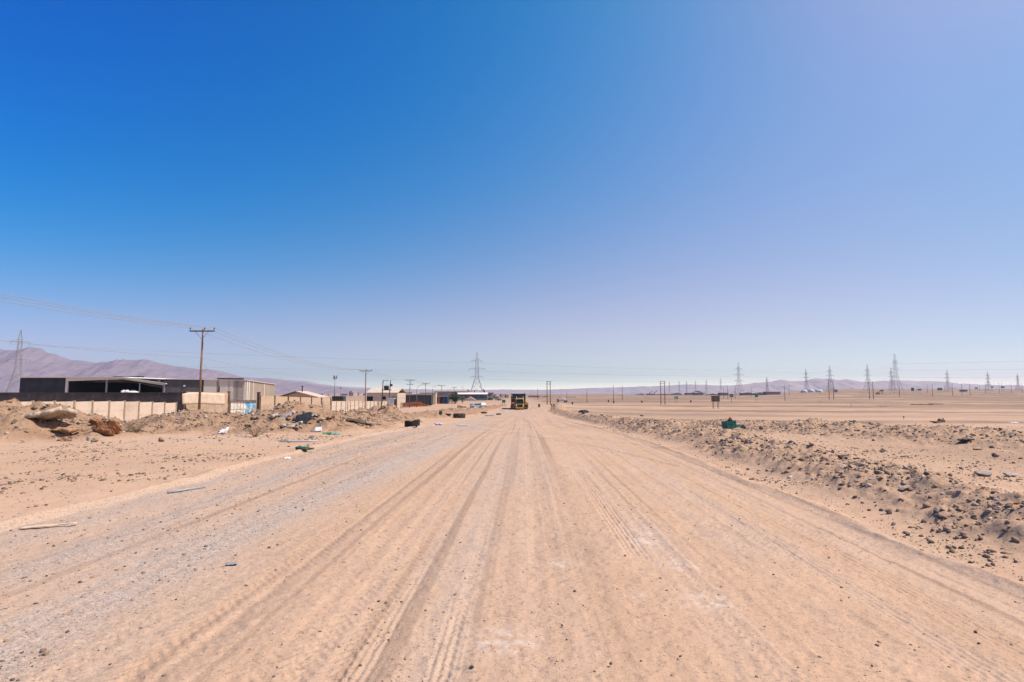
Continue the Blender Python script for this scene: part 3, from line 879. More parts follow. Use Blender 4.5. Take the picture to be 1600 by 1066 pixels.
# ------------------------------------------------------------------ left side: walls
def panel_wall():
    t = thing('panel_wall', (-48, 71, gz(-48, 71)), 'pale concrete panel wall with brown posts at the left, behind the dirt mound', 'wall')
    ys = [38.2 + 2.72 * k for k in range(17)]
    for k, (y0, y1) in enumerate(zip(ys[:-1], ys[1:])):
        z = gz(-48, (y0 + y1) / 2)
        zt = 2 - np.interp((y0 + y1) / 2, [55, 71, 83], [.96, 1.2, 1.68])
        z0 = z - .3 - t.location.z; z1 = zt - t.location.z
        pb = MB(); nz = 5
        for q in range(nz):
            za, zc = z0 + (z1 - z0) * q / nz, z0 + (z1 - z0) * (q + 1) / nz - .014
            o_ = .012 * math.sin(k * 5.1 + q * 2.3)
            pb.box(-.05 + o_, .05 + o_, y0 - 71 + .1, y1 - 71 - .1, za, zc)
        pb.box(-.03, .03, y0 - 71 + .1, y1 - 71 - .1, z0, z1 - .02)
        pb.build('panel', wall_panel_m if k % 4 else M('stained_panel', (.50, .41, .33), .92, .2, .9, .5, .004), t)
    for k, y in enumerate(ys):
        z = gz(-48, y); zt = 2 - np.interp(y, [55, 71, 83], [.96, 1.2, 1.68])
        MB().box(-.11, .13, y - 71 - .11, y - 71 + .11, z - .4 - t.location.z, zt + .1 - t.location.z).build('post', concrete_post, t, .01)
    return t


panel_wall()
# dark block wall behind, with a low left part
t = thing('block_wall', (-75, 93, gz(-75, 93)), 'long dark concrete block wall in front of the open shed', 'wall')
zt = Z_at(614.5, 93) - t.location.z
MB().box(-24, 22.2, -.1, .1, -.6, zt).build('block_courses', block_dark, t)
MB().box(-24.05, 22.25, -.14, .14, zt, zt + .12).build('coping', M('dark_coping', (.05, .045, .043), .9), t)

# tan block wall, sheet fence and gate towards the road
def along(px0, px1, X0, X1):
    return X_at(px0, 1), X_at(px1, 1)


def seg_wall(name, label, pxa, Ya, pxb, Yb, pya, pyb, m, th=.1, low=None, low_py=None, ribs=0, posts=0, cat='wall', group=None):
    """a wall from photo column pxa at distance Ya to pxb at Yb, top at rows pya, pyb"""
    A = Vector((X_at(pxa, Ya), Ya, 0)); B = Vector((X_at(pxb, Yb), Yb, 0)); L = (B - A).length
    rz = math.atan2(B.y - A.y, B.x - A.x); zA = gz(A.x, A.y); zB = gz(B.x, B.y); z0 = min(zA, zB)
    t = thing(name, (A.x, A.y, z0), label, cat, rz, group)
    ta, tb = Z_at(pya, Ya) - z0, Z_at(pyb, Yb) - z0
    la = lb = -.5
    if low_py:
        la, lb = Z_at(low_py[0], Ya) - z0, Z_at(low_py[1], Yb) - z0
        MB().hexa([(0, -th * .6, -.5), (L, -th * .6, -.5), (L, th * .6, -.5), (0, th * .6, -.5)], [(0, -th * .6, la - .01), (L, -th * .6, lb - .01), (L, th * .6, lb - .01), (0, th * .6, la - .01)]).build('lower_wall', low, t)
    if ribs:
        n = int(L / ribs); b = MB()
        pts = []
        for k in range(n + 1):
            pts.append((L * k / n, (.035 if k % 2 else -.035)))
        for (x0, y0), (x1, y1) in zip(pts[:-1], pts[1:]):
            f0, f1 = x0 / L, x1 / L
            b.hexa([(x0, y0 - .012, la + (lb - la) * f0), (x1, y1 - .012, la + (lb - la) * f1), (x1, y1 + .012, la + (lb - la) * f1), (x0, y0 + .012, la + (lb - la) * f0)],
                   [(x0, y0 - .012, ta + (tb - ta) * f0), (x1, y1 - .012, ta + (tb - ta) * f1), (x1, y1 + .012, ta + (tb - ta) * f1), (x0, y0 + .012, ta + (tb - ta) * f0)])
        b.build('sheeting', m, t)
    else:
        MB().hexa([(0, -th / 2, la), (L, -th / 2, lb), (L, th / 2, lb), (0, th / 2, la)], [(0, -th / 2, ta), (L, -th / 2, tb), (L, th / 2, tb), (0, th / 2, ta)]).build('panels', m, t)
    for k in range(posts + 1 if posts else 0):
        f = k / posts; x = min(max(L * f, .12), L - .12)
        MB().box(x - .11, x + .11, -.17, .13, -.5, ta + (tb - ta) * f + .12).build('post', wood_dark if m is not wall_panel_m else concrete_post, t, .01)
    return t


seg_wall('block_wall', 'tan concrete block wall with a rusty sheet fence on top behind the tall pole', 289, 84, 357.5, 94, 612.5, 613.5, sheet_tan, .16, block_tan, (630.5, 630), ribs=.22, posts=1)
# big warped board lying on the wall
w = tag(MB().sheet(lambda u, v: (u * 7.2, v * 1.7 - .3 * max(0, .15 - u) * 4 * (v - .5) + .1 * math.sin(u * 5), .12 * math.sin(u * 3) * v), 14, 6, .09).build('board', M('bleached_board', (.55, .44, .33), .9, .2, 1.2, .4), None, off=(0, 0, 0)),
        'large bleached board leaning above the corner of the dark block wall', 'board')
w.location = (X_at(282, 82) + .35, 82, Z_at(633, 82)); w.rotation_euler = (R(84), R(0), R(68))
# posts and gate
for px, Y, tp, lab in ((358.3, 94.2, 612.5, 'brown post on the left of the painted gate'), (404.5, 103, 613.5, 'thick dark brown post on the right of the painted gate')):
    X = X_at(px, Y); z0 = gz(X, Y) - .3
    g = thing('gate_post', (X, Y, z0), lab, 'post')
    MB().box(-.24 if 'thick' in lab else -.14, .24 if 'thick' in lab else .14, -.18, .18, 0, Z_at(tp, Y) - z0).build('shaft', wood_dark, g, .02)
    MB().box(-.28 if 'thick' in lab else -.18, .28 if 'thick' in lab else .18, -.22, .22, Z_at(tp, Y) - z0, Z_at(tp, Y) - z0 + .08).build('cap', wood_dark, g)
gA = Vector((X_at(361, 95.5), 95.5, 0)); gB = Vector((X_at(400, 102), 102, 0)); z0 = gz(gA.x, gA.y)
g = thing('gate', (gA.x, gA.y, z0), 'sheet metal gate of white panels splashed with blue paint in rusty frames', 'gate', math.atan2(gB.y - gA.y, gB.x - gA.x))
L = (gB - gA).length; H = Z_at(626.5, 98) - z0
gp, nt, b = new_mat('painted_sheet')
tc = N(nt, 'ShaderNodeTexCoord').outputs['Object']
c = mixc(nt, maprange(nt, noise(nt, tc, .9, 3), .45, .55), (.52, .50, .46), (.62, .60, .56))
blue = math_n(nt, 'MULTIPLY', maprange(nt, noise(nt, tc, .75, 3, .5), .47, .53), maprange(nt, N(nt, 'ShaderNodeSeparateXYZ').outputs[0], 0, 1))
sx = [n for n in nt.nodes if n.type == 'SEPXYZ'][0]; nt.links.new(tc, sx.inputs[0])
mr = [n for n in nt.nodes if n.type == 'MAP_RANGE'][-1]; mr.inputs[1].default_value = L * .45; mr.inputs[2].default_value = L * .6
c = mixc(nt, blue, c, (.03, .32, .55)); nt.links.new(c, b.inputs['Base Color']); b.inputs['Roughness'].default_value = .7
for k in range(8):
    x0, x1 = L * k / 8 + .05, L * (k + 1) / 8 - .05
    for r0, r1 in ((.15, .47), (.52, .95)):
        MB().box(x0, x1, -.03, .03, H * r0, H * r1).build('panel', gp, g)
f = MB()
for k in range(9):
    f.box(L * k / 8 - .045, L * k / 8 + .045, -.06, .06, -.2, H)
for r in (.12, .495, .975):
    f.box(0, L, -.055, .055, H * r - .04, H * r + .04)
f.build('frame', sheet_rust, g)
MB().prism([(-.2, H + .12), (L + .2, H - .05), (L + .2, H + .03), (-.2, H + .22)], -.35, .35).build('lintel', wood_dark, g)

seg_wall('sheet_fence', 'tan corrugated sheet fence on a low block wall right of the painted gate', 406, 103.5, 517, 138, 618.5, 622.3, sheet_tan, .14, block_tan, (632.5, 631.5), ribs=.45, posts=6, cat='fence')
seg_wall('panel_wall', 'low pale panel wall between the sheet fence and the blue kiosk, behind the rubble mound', 517.5, 138.5, 605, 180, 627, 627.2, wall_panel_m, .12, posts=14)


# ------------------------------------------------------------------ left side: sheds and houses
def shed_open():
    Y = 126; x0, x1, x2, x3 = (X_at(p, Y) for p in (30, 102, 192, 258))
    zg = gz(X_at(150, Y), Y); z1 = Z_at(588.8, Y) - zg; z2 = Z_at(598.6, Y) - zg; ox = x0
    t = thing('open_shed', (x0, Y, zg), 'wide dark steel shed with an open bay and white roof edge below the mountain', 'shed')
    a, b, c, d = 0, x1 - ox, x2 - ox, x3 - ox; D = 26
    MB().box(a, b - .02, 0, .15, -.3, z1 - .25).build('front_cladding', steel_dark, t)
    MB().box(a, a + .15, .15, D, -.3, z1 - .25).build('side_wall', steel_dark, t)
    MB().box(a, c, D, D + .15, -.3, z1 - .25).box(c - .01, d, D + .002, D + .148, -.3, z2 - 3.5).build('back_wall', M('green_dark_cladding', (.045, .055, .05), .8, .15, .5, .2), t)
    MB().hexa([(d - .15, .15, -.3), (d, .15, -.3), (d, D, -.3), (d - .15, D, -.3)], [(d - .15, .15, z2 - .25), (d, .15, z2 - .25), (d, D, z2 - 3.55), (d - .15, D, z2 - 3.55)]).build('side_wall', M('green_dark_cladding', (.045, .055, .05)), t)
    MB().hexa([(a - .3, -.5, z1 - .22), (c, -.5, z1 - .22), (c, D + .4, z1 - .22), (a - .3, D + .4, z1 - .22)], [(a - .3, -.5, z1), (c, -.5, z1), (c, D + .4, z1), (a - .3, D + .4, z1)]).build('roof', roof_white, t)
    MB().hexa([(c + .01, -.5, z1 - .22), (d + .3, -.5, z2 - .22), (d + .3, D + .4, z2 - 3.52), (c + .01, D + .4, z1 - 3.52)], [(c + .01, -.5, z1), (d + .3, -.5, z2), (d + .3, D + .4, z2 - 3.3), (c + .01, D + .4, z1 - 3.3)]).build('roof', roof_white, t)
    # fascia beam and posts of the bay
    MB().hexa([(b, -.12, z1 - 1.0), (c, -.12, z1 - .55), (c, .1, z1 - .55), (b, .1, z1 - 1.0)], [(b, -.12, z1 - .24), (c, -.12, z1 - .24), (c, .1, z1 - .24), (b, .1, z1 - .24)]).build('fascia', roof_white, t)
    MB().hexa([(c, -.12, z1 - .55), (d, -.12, z2 - .6), (d, .1, z2 - .6), (c, .1, z1 - .55)], [(c, -.12, z1 - .24), (d, -.12, z2 - .24), (d, .1, z2 - .24), (c, .1, z1 - .24)]).build('fascia', roof_white, t)
    for x, w, m, zt in ((b + .25, .5, roof_white, z1 - 1.0), (X_at(166, Y) - ox, .3, galv, z1 - .62), (X_at(218, Y) - ox, .2, galv, z1 - 1.4), (d - .3, .4, galv, z2 - .6)):
        MB().box(x - w / 2, x + w / 2, -.1, .18, -.3, zt).build('post', m, t)
    MB().hexa([(b, .2, z1 - .36), (c, .2, z1 - .36), (c, D - .1, z1 - .36), (b, D - .1, z1 - .36)], [(b, .2, z1 - .3), (c, .2, z1 - .3), (c, D - .1, z1 - .3), (b, D - .1, z1 - .3)]).hexa([(c, .2, z1 - .38), (d - .2, .2, z2 - .38), (d - .2, D - .1, z2 - 3.66), (c, D - .1, z1 - 3.66)], [(c, .2, z1 - .31), (d - .2, .2, z2 - .31), (d - .2, D - .1, z2 - 3.6), (c, D - .1, z1 - 3.6)]).build('shade_ceiling', M('green_dark_cladding', (.045, .055, .05)), t)  # dark panel added under the roof so the open bay looks shaded
    MB().box(b, b + .12, .3, D, -.3, z1 - 1.0).build('inner_wall', steel_dark, t)
    for k in range(1, 6):
        y = D * k / 6; tb = MB()
        tb.bar((b, y, z1 - 1.15), (c, y, z1 - .7), .09, n=4).bar((c, y, z1 - .7 - y * .127), (d, y, z2 - .7 - y * .127), .09, n=4)
        tb.bar((b, y, z1 - .4), (c, y, z1 - .3), .07, n=4)
        for q in range(8):
            xa = b + (c - b) * q / 8; xb = b + (c - b) * (q + .5) / 8
            tb.bar((xa, y, z1 - 1.15 + .45 * q / 8), (xb, y, z1 - .36), .04, n=3)
        tb.build('truss', galv, t)
    for k in range(5):
        MB().box(X_at(145 + 9.5 * k, Y) - ox, X_at(152 + 9.5 * k, Y) - ox, 6, 7.4, z1 + .01, z1 + .32).build('roof_vent', steel_dark, t)
    # white sacks and a machine in the bay
    for px, w, h, lab, nm, ct in ((193, 1.0, 1.0, 'round white bulk bag at the left in the open shed bay', 'bulk_bag', 'bag'), (198.5, 1.0, 1.05, 'white bulk bag beside the round one in the open shed bay', 'bulk_bag', 'bag'), (207, 2.2, .7, 'low spread of white sacks on the right in the open shed bay', 'sack_pile', 'sacks')):
        xx = X_at(px, Y - 1.5); zc = Z_at(613.5, Y - 1.5)
        s = thing(nm, (xx, Y - 1.5, zg), lab, ct)
        m = M('white_sack', (.62, .60, .56), .9, .1, 1, .15)
        pr = [(0, 0), (w * .5, .02), (w * .56, h * .3), (w * .52, h * .75), (w * .3, h * .98), (0, h)]
        q = MB().lathe([(r, z + (zc - zg) - h * .5) for r, z in pr], (0, 0, 0), n=12); q.build('bag_body', m, s)
        MB().box(-w * .5, w * .5, -w * .4, w * .4, 0, zc - zg - h * .5 + .02).build('pallet_stack', wood_grey, s)
        MB().tube([(w * .22 * math.cos(t), w * .1, zc - zg + h * .48 + .15 * abs(math.sin(t))) for t in np.linspace(0, math.pi, 7)], .03, 4).build('loop', m, s)


shed_open()


def shed_striped():
    Y = 120; D = 26
    x2 = X_at(383.5, Y); x0, x1 = x2 - 15.2, x2 - 8.2; ox = x0; zg = gz(X_at(330, Y), Y); rz = R(10)
    zt = Z_at(592.0, 117.4) - zg; zr = Z_at(593.8, Y) - zg; zb = Z_at(600.3, Y + D * .985) - zg
    t = thing('striped_shed', (x2 - 15.2 * math.cos(rz), Y - 15.2 * math.sin(rz), zg), 'large steel shed with a dark left half and pale striped cladding on the right', 'shed', rz)
    a, b, c = 0, x1 - ox, x2 - ox
    MB().box(a, b, 0, .15, -.3, zt - .1).build('front_cladding', M('charcoal_cladding', (.085, .082, .08), .75, .15, .5, .2), t)
    widths = [(0, 2.9, 0), (2.9, 3.5, 1), (3.5, 5.9, 0), (5.9, 6.2, 1), (6.2, 6.75, 0), (6.75, 7.1, 1), (7.1, 7.7, 0), (7.7, 9.05, 1)]
    S = (c - b) / 9.05; pale = MB(); grey = MB(); mid = MB()
    x = b + .02
    pat = [(3.0, 0), (.6, 1), (2.2, 0), (.25, 2), (.9, 0), (.5, 2), (.7, 1), (1.2, 2), (.5, 0)]
    tot = sum(p[0] for p in pat)
    xx = b + .02
    for w_, k in pat:
        w_ = w_ * (c - b - .02) / tot
        (pale, grey, mid)[k].box(xx, xx + w_ - .015, -.04 if k == 0 else -.01, .15, -.3, zt - .12 - (zt - zr) * (xx - b) / (c - b))
        xx += w_
    # the light strips make one patched wall
    pale.build('pale_cladding', steel_pale, t); grey.build('grey_cladding', steel_grey, t); mid.build('brown_cladding', M('brown_cladding', (.38, .33, .275), .8), t)
    # right hand side wall, lower towards the back
    pats = [(.35, 1), (.5, 0), (.35, 1), (.5, 0), (.3, 1), (1.2, 2), (.25, 0), (5.2, 2), (.3, 0), (5.8, 2)]
    y = .17; tot = sum(p[0] for p in pats); ms = (steel_pale, steel_grey, M('tan_cladding', (.33, .27, .21), .8, .1, .5, .3)); bs = [MB(), MB(), MB()]
    for w_, k in pats:
        w_ = w_ * (D - .2) / tot
        h0 = zr - .12 + (zb - zr) * y / D; h1 = zr - .12 + (zb - zr) * (y + w_) / D
        o = .04 if k == 0 else 0
        bs[k].hexa([(c - .15, y, -.3), (c + o, y, -.3), (c + o, y + w_ - .01, -.3), (c - .15, y + w_ - .01, -.3)], [(c - .15, y, h0), (c + o, y, h0), (c + o, y + w_ - .01, h1), (c - .15, y + w_ - .01, h1)])
        y += w_
    bs[1].build('grey_side_cladding', ms[1], t); bs[2].build('tan_side_cladding', ms[2], t); bs[0].build('pale_side_cladding', ms[0], t)['kind'] = 'stuff'
    MB().box(a, c, D - .15, D, -.3, zb - .15).build('back_wall', steel_grey, t)
    MB().hexa([(a - .2, -.3, zt - .1), (c + .2, -.3, zr - .1), (c + .2, D + .2, zb - .1), (a - .2, D + .2, zb - .05)], [(a - .2, -.3, zt), (c + .2, -.3, zr), (c + .2, D + .2, zb), (a - .2, D + .2, zb + .05)]).build('roof', roof_white, t)
    for k in range(3):
        MB().box(x1 - ox + 1.6 + 1.75 * k, x1 - ox + 3.1 + 1.75 * k, 3, 4.5, zt - .5, zt + .28).build('roof_vent', steel_dark, t)
    MB().box(b - .55, b - .05, -.08, 0, -.3, zt - .3).build('downpipe', steel_dark, t)
    MB().box(X_at(344.5, Y) - ox, X_at(346, Y) - ox, -.09, -.045, zt - 4.2, zt - 1.6).build('slot_window', glass_dark, t)
    MB().box(X_at(294, Y) - ox, X_at(296.5, Y) - ox, -.2, 0, zt - 1.6, zt - 1.3).build('wall_lamp', roof_white, t)


shed_striped()
# white van and things between the sheds
def van(px, Y, label):
    X = X_at(px, Y); zg = gz(X, Y)
    t = thing('van', (X, Y, zg), label, 'van', R(8)); t.scale = (1.35, 1.2, 1.36)
    MB().prism([(-2.4, .35), (2.4, .35), (2.45, 1.0), (1.75, 1.15), (1.2, 2.0), (-2.3, 2.05), (-2.45, 1.2)], -.9, .9).build('body', M('white_paint', (.62, .62, .60), .4, .05, 1, .2), t, .05)
    MB().prism([(1.15, 1.2), (1.66, 1.2), (1.18, 1.9), (.4, 1.92), (.4, 1.2)], -.92, .92).build('windows', glass_dark, t)
    for x in (-1.5, 1.5):
        for y in (-.88, .88):
            w = MB().lathe([(0, -.1), (.3, -.1), (.34, -.06), (.34, .06), (.3, .1), (0, .1)], (x, y, .34), 'y', 16).build('wheel', rubber, t)
            MB().lathe([(0, -.11), (.18, -.11), (.18, .11), (0, .11)], (x, y, .34), 'y', 12).build('rim', galv, w)


def house_open_gable():
    Y = 165; X0, X1 = X_at(438, Y), X_at(491, Y); zg = gz(X_at(465, Y), Y); xm = X_at(463, Y) - X0; L = X1 - X0
    t = thing('canopy_house', (X0, Y, zg), 'low house with a dark open gable roof behind the tan sheet fence', 'house')
    zp = Z_at(612.3, Y) - zg; ze = Z_at(620, Y) - zg
    MB().box(.6, L - .6, .6, 8, -.2, ze).build('wall', M('sand_render', (.50, .40, .30), .9, .1, 1, .3), t)
    for (xa, za, xb, zb) in ((-.5, ze - .2, xm, zp), (xm, zp, L + 1.5, ze - .3)):
        MB().hexa([(xa, -.6, za), (xb, -.6, zb), (xb, 8.6, zb), (xa, 8.6, za)], [(xa, -.6, za + .22), (xb, -.6, zb + .22), (xb, 8.6, zb + .22), (xa, 8.6, za + .22)]).build('roof', M('brown_roof', (.12, .085, .065), .9, .25, 1, .35) if xa < 0 else roof_tan, t)
    MB().prism([(.4, ze), (xm, zp - .1), (L - .4, ze)], .55, .7).build('gable', M('sand_render', (.50, .40, .30)), t)
    MB().bar((xm + .6, 3, zp), (xm + .6, 3, zp + 1.5), .17, n=8).build('flue', steel_dark, t)
    MB().lathe([(.3, 0), (.3, .2), (0, .42)], (xm + .6, 3, zp + 1.45), n=10).build('flue_cowl', steel_dark, t)


house_open_gable()


def box_building(name, label, cat, pxa, pxb, Y, top, depth, m, roof_m=None, rise=0.0, windows=(), doors=(), group=None, over=.25, bands=(), fall=0.0):
    """front facing block with an optional low gable or lean-to roof; windows/doors given in photo pixels"""
    X0, X1 = X_at(pxa, Y), X_at(pxb, Y); zg = gz((X0 + X1) / 2, Y); L = X1 - X0; h = Z_at(top, Y) - zg
    t = thing(name, (X0, Y, zg), label, cat, 0, group)
    wh = h - .15 - (rise if rise > 0 else 0)
    MB().box(0, L, 0, depth, -.4, wh).build('wall', m, t)
    rm = roof_m or roof_tan
    if rise > 0:
        MB().prism([(-over, wh), (L + over, wh), (L + over, wh + .15), (L / 2, h), (-over, wh + .15)], -over, depth + over).build('roof', rm, t)
    elif rise < 0:      # ridge along the front, roof plane seen from the road
        MB().prism([(-over, wh), (depth / 2, wh - rise), (depth + over, wh), (depth + over, wh + .15), (depth / 2, wh - rise + .18), (-over, wh + .15)], -over, L + over, 'x').build('roof', rm, t)
    else:
        MB().box(-over, L + over, -over, depth + over, wh, wh + .15).build('roof', rm, t)
    for (a, b, c, d) in windows:
        MB().box(X_at(a, Y) - X0, X_at(b, Y) - X0, -.05, .02, Z_at(d, Y) - zg, Z_at(c, Y) - zg).build('window', glass_dark, t)
    for (a, b, c, d) in doors:
        MB().box(X_at(a, Y) - X0, X_at(b, Y) - X0, -.06, .02, Z_at(d, Y) - zg, Z_at(c, Y) - zg).build('door', steel_dark, t)
    for (a, b, c, d, mm) in bands:
        MB().box(X_at(a, Y) - X0, X_at(b, Y) - X0, -.08, .02, Z_at(d, Y) - zg, Z_at(c, Y) - zg).build('panel', mm, t)
    return t


def container(name, label, px0, px1, Y, top, m, depth=2.6, cat='container', rz=0, doors=False):
    X0, X1 = X_at(px0, Y), X_at(px1, Y); zg = gz((X0 + X1) / 2, Y); L = X1 - X0; h = Z_at(top, Y) - zg
    t = thing(name, (X0, Y, zg), label, cat, rz)
    n = max(8, int(L / .28)); pts = [(L * k / n, -.04 if k % 2 else 0.02) for k in range(n + 1)]
    b = MB()
    for (xa, ya), (xb, yb) in zip(pts[:-1], pts[1:]):
        b.hexa([(xa, ya, .15), (xb, yb, .15), (xb, depth - yb, .15), (xa, depth - ya, .15)], [(xa, ya, h - .12), (xb, yb, h - .12), (xb, depth - yb, h - .12), (xa, depth - ya, h - .12)])
    b.build('side_panels', m, t)
    f = MB()
    for z in (.0, h - .15):
        f.box(-.05, L + .05, -.08, .06, z, z + .16).box(-.05, L + .05, depth - .06, depth + .08, z, z + .16)
        f.box(-.06, .08, -.08, depth + .08, z + .003, z + .157).box(L - .08, L + .06, -.08, depth + .08, z + .003, z + .157)
    f.build('rails', m, t)
    for x in (-.06, L - .1):
        for y in (-.09, depth - .07):
            MB().box(x, x + .16, y, y + .16, -.2, h + .02).build('corner_post', m, t)
    MB().box(.02, L - .02, .05, depth - .05, h - .1, h - .03).build('top_panel', m, t)
    return t


slate = M('slate_container_paint', (.045, .055, .062), .7, .15, .6, .2)
container('container', 'small dark container behind the pale panel wall, left of the second pole', 519.5, 536.5, 172, 619.3, M('petrol_container_paint', (.035, .055, .06), .7))
van(252, 112, 'white van mostly hidden behind the dark block wall between the two sheds')
box_building('warehouse', 'long tan roofed warehouse with grey gable behind the transformer poles', 'warehouse', 573, 621, 205, 613.6, 16, M('cream_wall', (.52, .43, .34), .9, .1, .5, .3), roof_tan, -1.7, windows=[(573.5, 583, 619.6, 626.6), (598, 603, 619.6, 624.5)], bands=[(612, 620.8, 619.3, 629, steel_grey)])
k = thing('kiosk', (X_at(605.7, 168), 168, gz(X_at(610, 168), 168)), 'small white and blue painted kiosk at the end of the pale panel wall', 'kiosk')
kh = Z_at(622.5, 168) - k.location.z; kl = X_at(615, 168) - X_at(605.7, 168)
MB().box(0, kl, 0, 2.0, -.3, kh - .1).build('wall', M('pale_blue_paint', (.42, .52, .60), .7, .2, 1.2, .2), k)
MB().box(-.2, kl + .2, -.25, 2.2, kh - .1, kh).build('roof', roof_white, k)
MB().box(.2, kl * .55, -.04, .02, 1.2, kh - .5).build('hatch', roof_white, k)
MB().box(kl + .1, kl + .95, .2, .5, -.3, kh - .35).build('side_post', wood_dark, k)
container('container', 'long dark slate shipping container behind the street lamp and pole', 633, 674, 228, 617.6, slate)
t = box_building('office_building', 'pale building with a white roof line and cream end wall behind the slate container', 'building', 627, 676, 246, 615.6, 14, M('cream_render', (.56, .48, .37), .85, .08, .6, .25), roof_white)
t = box_building('office_building', 'taller cream end block of the pale building, right of the slate container', 'building', 655.5, 681, 243, 613.3, 3, M('cream_render', (.56, .48, .37)), roof_white)
# orange steelwork in the yard
orange = M('orange_paint', (.46, .12, .03), .7, .2, 1, .25)
o = thing('steel_stack', (X_at(621.5, 215), 215, gz(X_at(640, 215), 215)), 'low stack of orange and rust red steel beams behind the dark picket fence', 'steel beams')
oh = Z_at(629, 215) - o.location.z; ol = X_at(673, 215) - X_at(621.5, 215)
for k in range(4):
    z = oh * (k + 1) / 4 - .5
    MB().box(k * .35, ol - k * 1.1, .0 + k * .05, 1.1, max(z, -.2), z + .38).build('beam', orange if k % 2 else M('rust_red_paint', (.30, .08, .035), .8, .25, 1, .3), o, .03)
for x in (1.2, ol * .5, ol - 1.5):
    MB().box(x, x + .3, .1, 1.0, -.2, oh - .55).build('bearer', wood_dark, o)
t = box_building('workshop', 'dark blue workshop with an orange door panel and pale plinth beside the tree', 'workshop', 681.5, 699.5, 255, 619.6, 9, M('navy_cladding', (.03, .05, .085), .7, .15, .6, .15), steel_grey,
                 bands=[(683.6, 687.6, 620.8, 634.5, orange), (691.5, 698.8, 629, 634.5, roof_white)])
container('container', 'bright dark blue container box on the right of the navy workshop', 691.8, 699, 252, 619.8, M('blue_container_paint', (.02, .055, .13), .6))
box_building('depot', 'wide grey brown warehouse far behind the pole line', 'warehouse', 678, 729, 390, 611.7, 25, M('grey_brown_wall', (.25, .22, .21), .9, .1, .2, .2), M('grey_brown_roof', (.30, .27, .26), .9), -1.4)
box_building('depot', 'flat topped pale block on top of the grey brown warehouse skyline', 'building', 698.5, 727, 425, 610.3, 12, roof_tan, roof_tan, 0)
box_building('long_depot', 'long white roofed depot with a dark front in front of the large pylon', 'depot', 712.5, 761, 335, 616, 14, M('dark_front', (.10, .09, .09), .9, .2, .5, .2), roof_white, -.9,  # front wall in a dark grey of uneven tone
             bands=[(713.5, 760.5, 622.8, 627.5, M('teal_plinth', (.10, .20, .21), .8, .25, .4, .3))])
t = thing('tent', (X_at(725.5, 318), 318, gz(X_at(734, 318), 318)), 'small pale pitched tent roof in front of the white roofed depot', 'tent')
tl = X_at(743, 318) - X_at(725.5, 318); th = Z_at(620, 318) - t.location.z
MB().prism([(0, th - 1.7), (tl, th - 1.7), (tl / 2, th)], 0, 5).build('canvas', roof_tan, t)
for x in (.15, tl / 2, tl - .15):
    MB().box(x - .08, x + .08, .1, .26, -.3, th - 1.68).build('post', galv, t)


def boom(px0, py0, px1, py1, Y, m, label, w=.5):
    A = pt(px0, py0, Y); B = pt(px1, py1, Y); zg = gz(A.x, Y)
    t = thing('crane', (A.x, Y, zg), label, 'crane')
    r = lambda p: p - Vector((A.x, Y, zg))
    MB().bar(r(A), r(B), w, w * .55, 6, False).build('boom', m, t)
    MB().box(-1.3, 1.3, -1.0, 1.0, .6, 2.0).build('cab_block', m, t, .1)
    MB().box(-1.5, 1.5, -1.2, 1.2, -.3, .6).build('undercarriage', rubber, t)
    MB().box(-.2, .2, -.25, .25, 1.9, max(2.1, r(A).z + .2)).build('mast', m, t)
    MB().bar(r(B), r(B) + Vector((0, 0, -1.6)), .06, n=4).build('hook_line', wire_far, t)


boom(729.5, 616, 732, 608, 350, M('ochre_paint', (.32, .19, .08), .7), 'ochre crane boom rising left of the large pylon base', .5)
boom(740.5, 616.5, 742, 610.5, 360, steel_dark, 'small dark crane boom inside the left leg of the large pylon', .45)
boom(759.5, 616.5, 755, 608.5, 360, steel_dark, 'dark leaning crane boom at the right foot of the large pylon', .55)
# yard clutter between the depot and the truck
for a, b, Y, tp, m, lab, ct, r in ((761, 771, 420, 613.5, M('grey_shed', (.22, .20, .19), .9), 'grey box shed just right of the large pylon', 'shed', 0), (769, 776, 390, 616, roof_tan, 'tan block right of the grey box shed behind the yard', 'shed', 0),
                            (774, 781, 360, 618.3, M('grey_shed', (.22, .20, .19)), 'dark low shed in the middle of the yard left of the truck', 'shed', .8), (779, 788, 430, 615, roof_white, 'whitish shed on the skyline left of the truck', 'shed', .7),
                            (786, 795, 470, 615.5, M('sand_render', (.5, .4, .3)), 'sand coloured shed on the skyline touching the truck', 'shed', .8), (762, 770, 345, 620.5, M('teal_plinth', (.1, .2, .21)), 'teal hut beside the end of the long depot', 'hut', 0),
                            (776, 784, 335, 621.2, roof_tan, 'low tan hut on the near side of the yard', 'hut', .6), (630, 644, 430, 613, M('sand_render', (.5, .4, .3)), 'hazy flat roofed block over the slate container', 'building', 0)):
    box_building('hut' if ct == 'hut' else ('shed' if ct == 'shed' else 'flat_building'), lab, ct, a, b, Y, tp, 7, m, roof_tan, r, doors=[(a + 2, a + 4, tp + 2.5, tp + 6)])
# hazy town line at the foot of the far hills
for i, (a, b, tp) in enumerate(((545, 552, 613.2), (546.5, 549.5, 610.8), (553, 561, 614), (532, 543, 615.2), (562, 571, 615), (480, 489, 613.8), (497, 505, 615.4), (508, 514, 615.8))):
    box_building('town_block', ('pale hazy town block left of the second pole, lower part', 'narrow hazy tower block left of the second pole', 'hazy town block right of the narrow tower block', 'low hazy roof behind the small dark container',
                                'low hazy block just right of the second pole', 'grey hazy block above the canopy house', 'low hazy hut left of the tall mast', 'small hazy hut left of the thin mast')[i], 'building', a, b, 700 + 25 * i, tp, 20, M('hazy_wall', (.36, .31, .30), .9, .15, .05, .1), roof_tan, 0, group='hazy town behind the walls')
